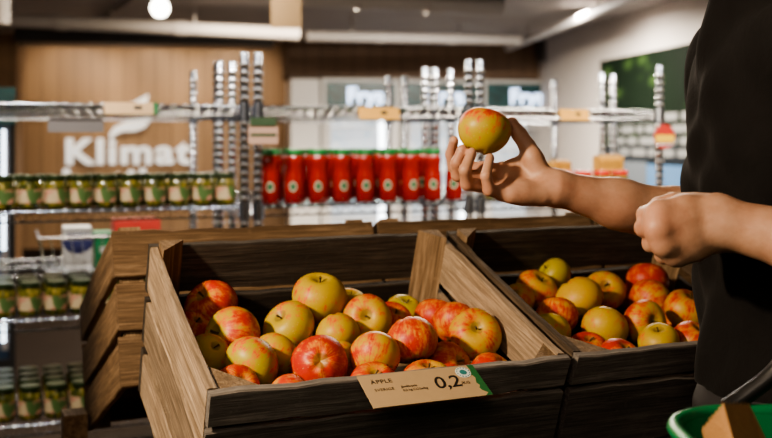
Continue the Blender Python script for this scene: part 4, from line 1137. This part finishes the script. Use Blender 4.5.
to_obj('hair', hr, m_hair, person)
m_eye = plain('eye_white', (.7, .68, .65), .15, var=.02); m_iris = plain('eye_iris', (.06, .04, .025), .2)
for y in (YC - .03, YC + .03):
    e = MB().lathe([(0, -.010), (.006, -.008), (.010, 0), (.006, .008), (0, .010)], 12, Matrix.Translation((.352, y, 1.698))).build('eye', m_eye, person, smooth=180)
    MB().lathe([(0, 0), (.004, 0), (.003, .001), (0, .0012)], 12, frame((.3425, y, 1.698), (0, 1, 0), z=(-1, 0, 0)), cap=False).build('iris', m_iris, e)

# ------------------------------------------------------------------ green basket with a paper bag
m_gpl = plain('green_plastic', (.012, .17, .062), .3, var=.08)
bx0, bx1, by0, by1, bz1, bz0 = .273, .68, .69, .995, H - .272, H - .50
def rrect(x0, x1, y0, y1, r, n=8):
    pts = []
    for cx, cy, a0 in ((x1 - r, y1 - r, 0), (x0 + r, y1 - r, 90), (x0 + r, y0 + r, 180), (x1 - r, y0 + r, 270)):
        for k in range(n + 1): a = R_(a0 + 90 * k / n); pts.append((cx + r * math.cos(a), cy + r * math.sin(a)))
    return pts
bs = empty('shopping_basket', Matrix.Identity(4)); tag(bs, 'green plastic shopping basket holding a paper bag', 'basket')
def wall_mb(ins, r):
    mb = MB(); rings = [rrect(bx0 + ins + tp, bx1 - ins - tp, by0 + ins + tp, by1 - ins - tp, r) for tp in (0.0, .03)]
    n = len(rings[0]); return [(*p, bz1) for p in rings[0]], [(*p, bz0 + (.008 if ins else 0)) for p in rings[1]], n
o1, o2, n = wall_mb(0, .07); i1, i2, _ = wall_mb(.005, .065)
mb = MB(); vs = o1 + o2 + i2 + i1; fs = []
for a in range(3):
    for k in range(n): k2 = (k + 1) % n; fs.append((a * n + k, a * n + k2, (a + 1) * n + k2, (a + 1) * n + k))
for k in range(n): k2 = (k + 1) % n; fs.append((3 * n + k, 3 * n + k2, k2, k))
fs.append(tuple(range(n, 2 * n))); fs.append(tuple(range(2 * n, 3 * n)))
mb.add(vs, fs); mb.build('tub', m_gpl, bs, smooth=40)
rim = [(x, y, bz1 + .001) for x, y in rrect(bx0 - .003, bx1 + .003, by0 - .003, by1 + .003, .073)]
MB().tube(rim, .0075, 8, closed=True).build('rim', m_gpl, bs, smooth=60)
hp = [Vector((.340, 1.000, bz1 + .004)), Vector((.36, 1.002, H - .256)), Vector((.395, 1.0, H - .225)), Vector((.428, .995, H - .165)), Vector((.443, 1.01, H - .10)), Vector((.455, 1.075, H - .055)), Vector((.465, 1.0, H - .08)), Vector((.45, .86, H - .165)), Vector((.41, .70, H - .235)), Vector((.385, .689, bz1 + .004))]
sm = []
for i in range(len(hp) - 1):
    for k in range(6):
        tt = k / 6; p0, p1, p2, p3 = hp[max(i - 1, 0)], hp[i], hp[i + 1], hp[min(i + 2, len(hp) - 1)]
        sm.append(.5 * ((2 * p1) + (p2 - p0) * tt + (2 * p0 - 5 * p1 + 4 * p2 - p3) * tt ** 2 + (3 * p1 - p0 - 3 * p2 + p3) * tt ** 3))
sm.append(hp[-1])
MB().tube(sm, .009, 10).build('handle', m_blackpl, bs, smooth=60)
# paper bag
t = NT('kraft_paper'); co = t.coord(); n1 = t.noise(co, 22, 4, .6, .8); n2 = t.noise(co, 260, 3)
m_paper = t.bsdf(t.mix(t.math('ADD', t.math('MULTIPLY', n1, .6), t.math('MULTIPLY', n2, .35)), (.30, .15, .055), (.42, .23, .095)), .75, 0, t.bump(t.math('ADD', n1, t.math('MULTIPLY', n2, .2)), .6, .006))
bag = MB()
ztop = {'L': P(702, 430, .92), 'F': P(724, 404, .90), 'R': P(750, 405, .95), 'B': P(724, 426, .955)}
cols = []
def side(a_t, b_t, a_b, b_b, n, serr):
    global bag
    a_t, b_t, a_b, b_b = Vector(a_t), Vector(b_t), Vector(a_b), Vector(b_b); vs = []; fs = []; m = 6
    for i in range(n + 1):
        s = i / n; tp = a_t.lerp(b_t, s) + Vector((0, 0, (.003 if i % 2 else -.001) if serr else 0)); bt = a_b.lerp(b_b, s)
        for j in range(m + 1):
            p = tp.lerp(bt, j / m); w = mnoise.noise(p * 22) * .006 * (0 < i < n) * (j > 0); vs.append(p + Vector((w, w * .6, 0)))
    for i in range(n):
        for j in range(m): fs.append((i * (m + 1) + j, (i + 1) * (m + 1) + j, (i + 1) * (m + 1) + j + 1, i * (m + 1) + j + 1))
    bag.add(vs, fs)
zb = bz0 + .012
BF, BL, BRt, BB = (.345, .80, zb), (.345, .90, zb), (.44, .86, zb), (.41, .93, zb)
Lt, Ft, Rt, Bt = ztop['L'], ztop['F'], ztop['R'], ztop['B']
side(Lt, Ft, BL, BF, 14, True); side(Ft, Rt, BF, BRt, 14, True); side(Rt, Bt, BRt, BB, 10, True); side(Bt, Lt, BB, BL, 10, True)
bag.add([BL, BF, BRt, BB], [(0, 1, 2, 3)])
pb = bag.build('paper_bag', m_paper, smooth=50); tag(pb, 'crumpled brown paper bag with zigzag top edge in the green basket', 'paper bag')

# ------------------------------------------------------------------ lighting
def aim(o, target): o.rotation_euler = (Vector(target) - o.location).to_track_quat('-Z', 'Y').to_euler()
def spot(name, loc, target, e, col, size, blend_, rad):
    l = bpy.data.lights.new(name, 'SPOT'); l.energy = e; l.color = col; l.spot_size = R_(size); l.spot_blend = blend_; l.shadow_soft_size = rad
    o = bpy.data.objects.new(name, l); COL.objects.link(o); o.location = loc; aim(o, target); return o
def area(name, loc, target, e, col, sx, sy):
    l = bpy.data.lights.new(name, 'AREA'); l.energy = e; l.color = col; l.shape = 'RECTANGLE'; l.size = sx; l.size_y = sy
    o = bpy.data.objects.new(name, l); COL.objects.link(o); o.location = loc; aim(o, target); return o
ctr = Vector((.10, 1.42, H - .2))
Ld = (-cu_ * .82 - cv_ * .20 + Vector((0, 0, .40))).normalized()
kl = ctr + Ld * 1.75
spot('key_spot', kl, ctr, 165, (1, .79, .55), 62, .5, .055)
area('front_fill', (-.4, -.9, 2.3), (.1, 1.4, 1.0), 15, (1, .80, .62), 1.4, .9)
# shop lighting beyond; the area lights are added to brighten the background
warm = (1, .84, .64)
area('background_fill', (-1.6, 4.8, CEIL - .08), (-1.6, 4.8, 0), 90, warm, 1.8, .3)
area('background_fill', (.6, 5.2, CEIL - .08), (.6, 5.2, 0), 210, warm, 1.8, .3)
area('background_fill', (-.6, 8.2, CEIL - .08), (-.6, 8.2, 0), 240, warm, 2.0, .3)
area('background_fill', (1.2, 8.8, CEIL - .08), (1.2, 8.8, 0), 320, (1, .9, .78), 1.5, .3)
for i, px in enumerate((70, 150, 230)):
    q = back(px, 60, 1.1); spot('wall_washer', (q.x, q.y, CEIL - .12), back(px, 95, 0), 150, warm, 90, .8, .05)
for x, y in ((-1.5, 1.9), (-.75, 2.1), (.05, 2.25), (.75, 2.5), (1.35, 2.75)):
    spot('shelf_spot', (x, y, CEIL - .1), (x * .9, y + 1.0, 1.1), 105, (1, .9, .78), 62, .6, .05)
w = bpy.data.worlds.new('world'); scene.world = w; w.use_nodes = True
w.node_tree.nodes['Background'].inputs[0].default_value = (.9, .75, .6, 1); w.node_tree.nodes['Background'].inputs[1].default_value = .06
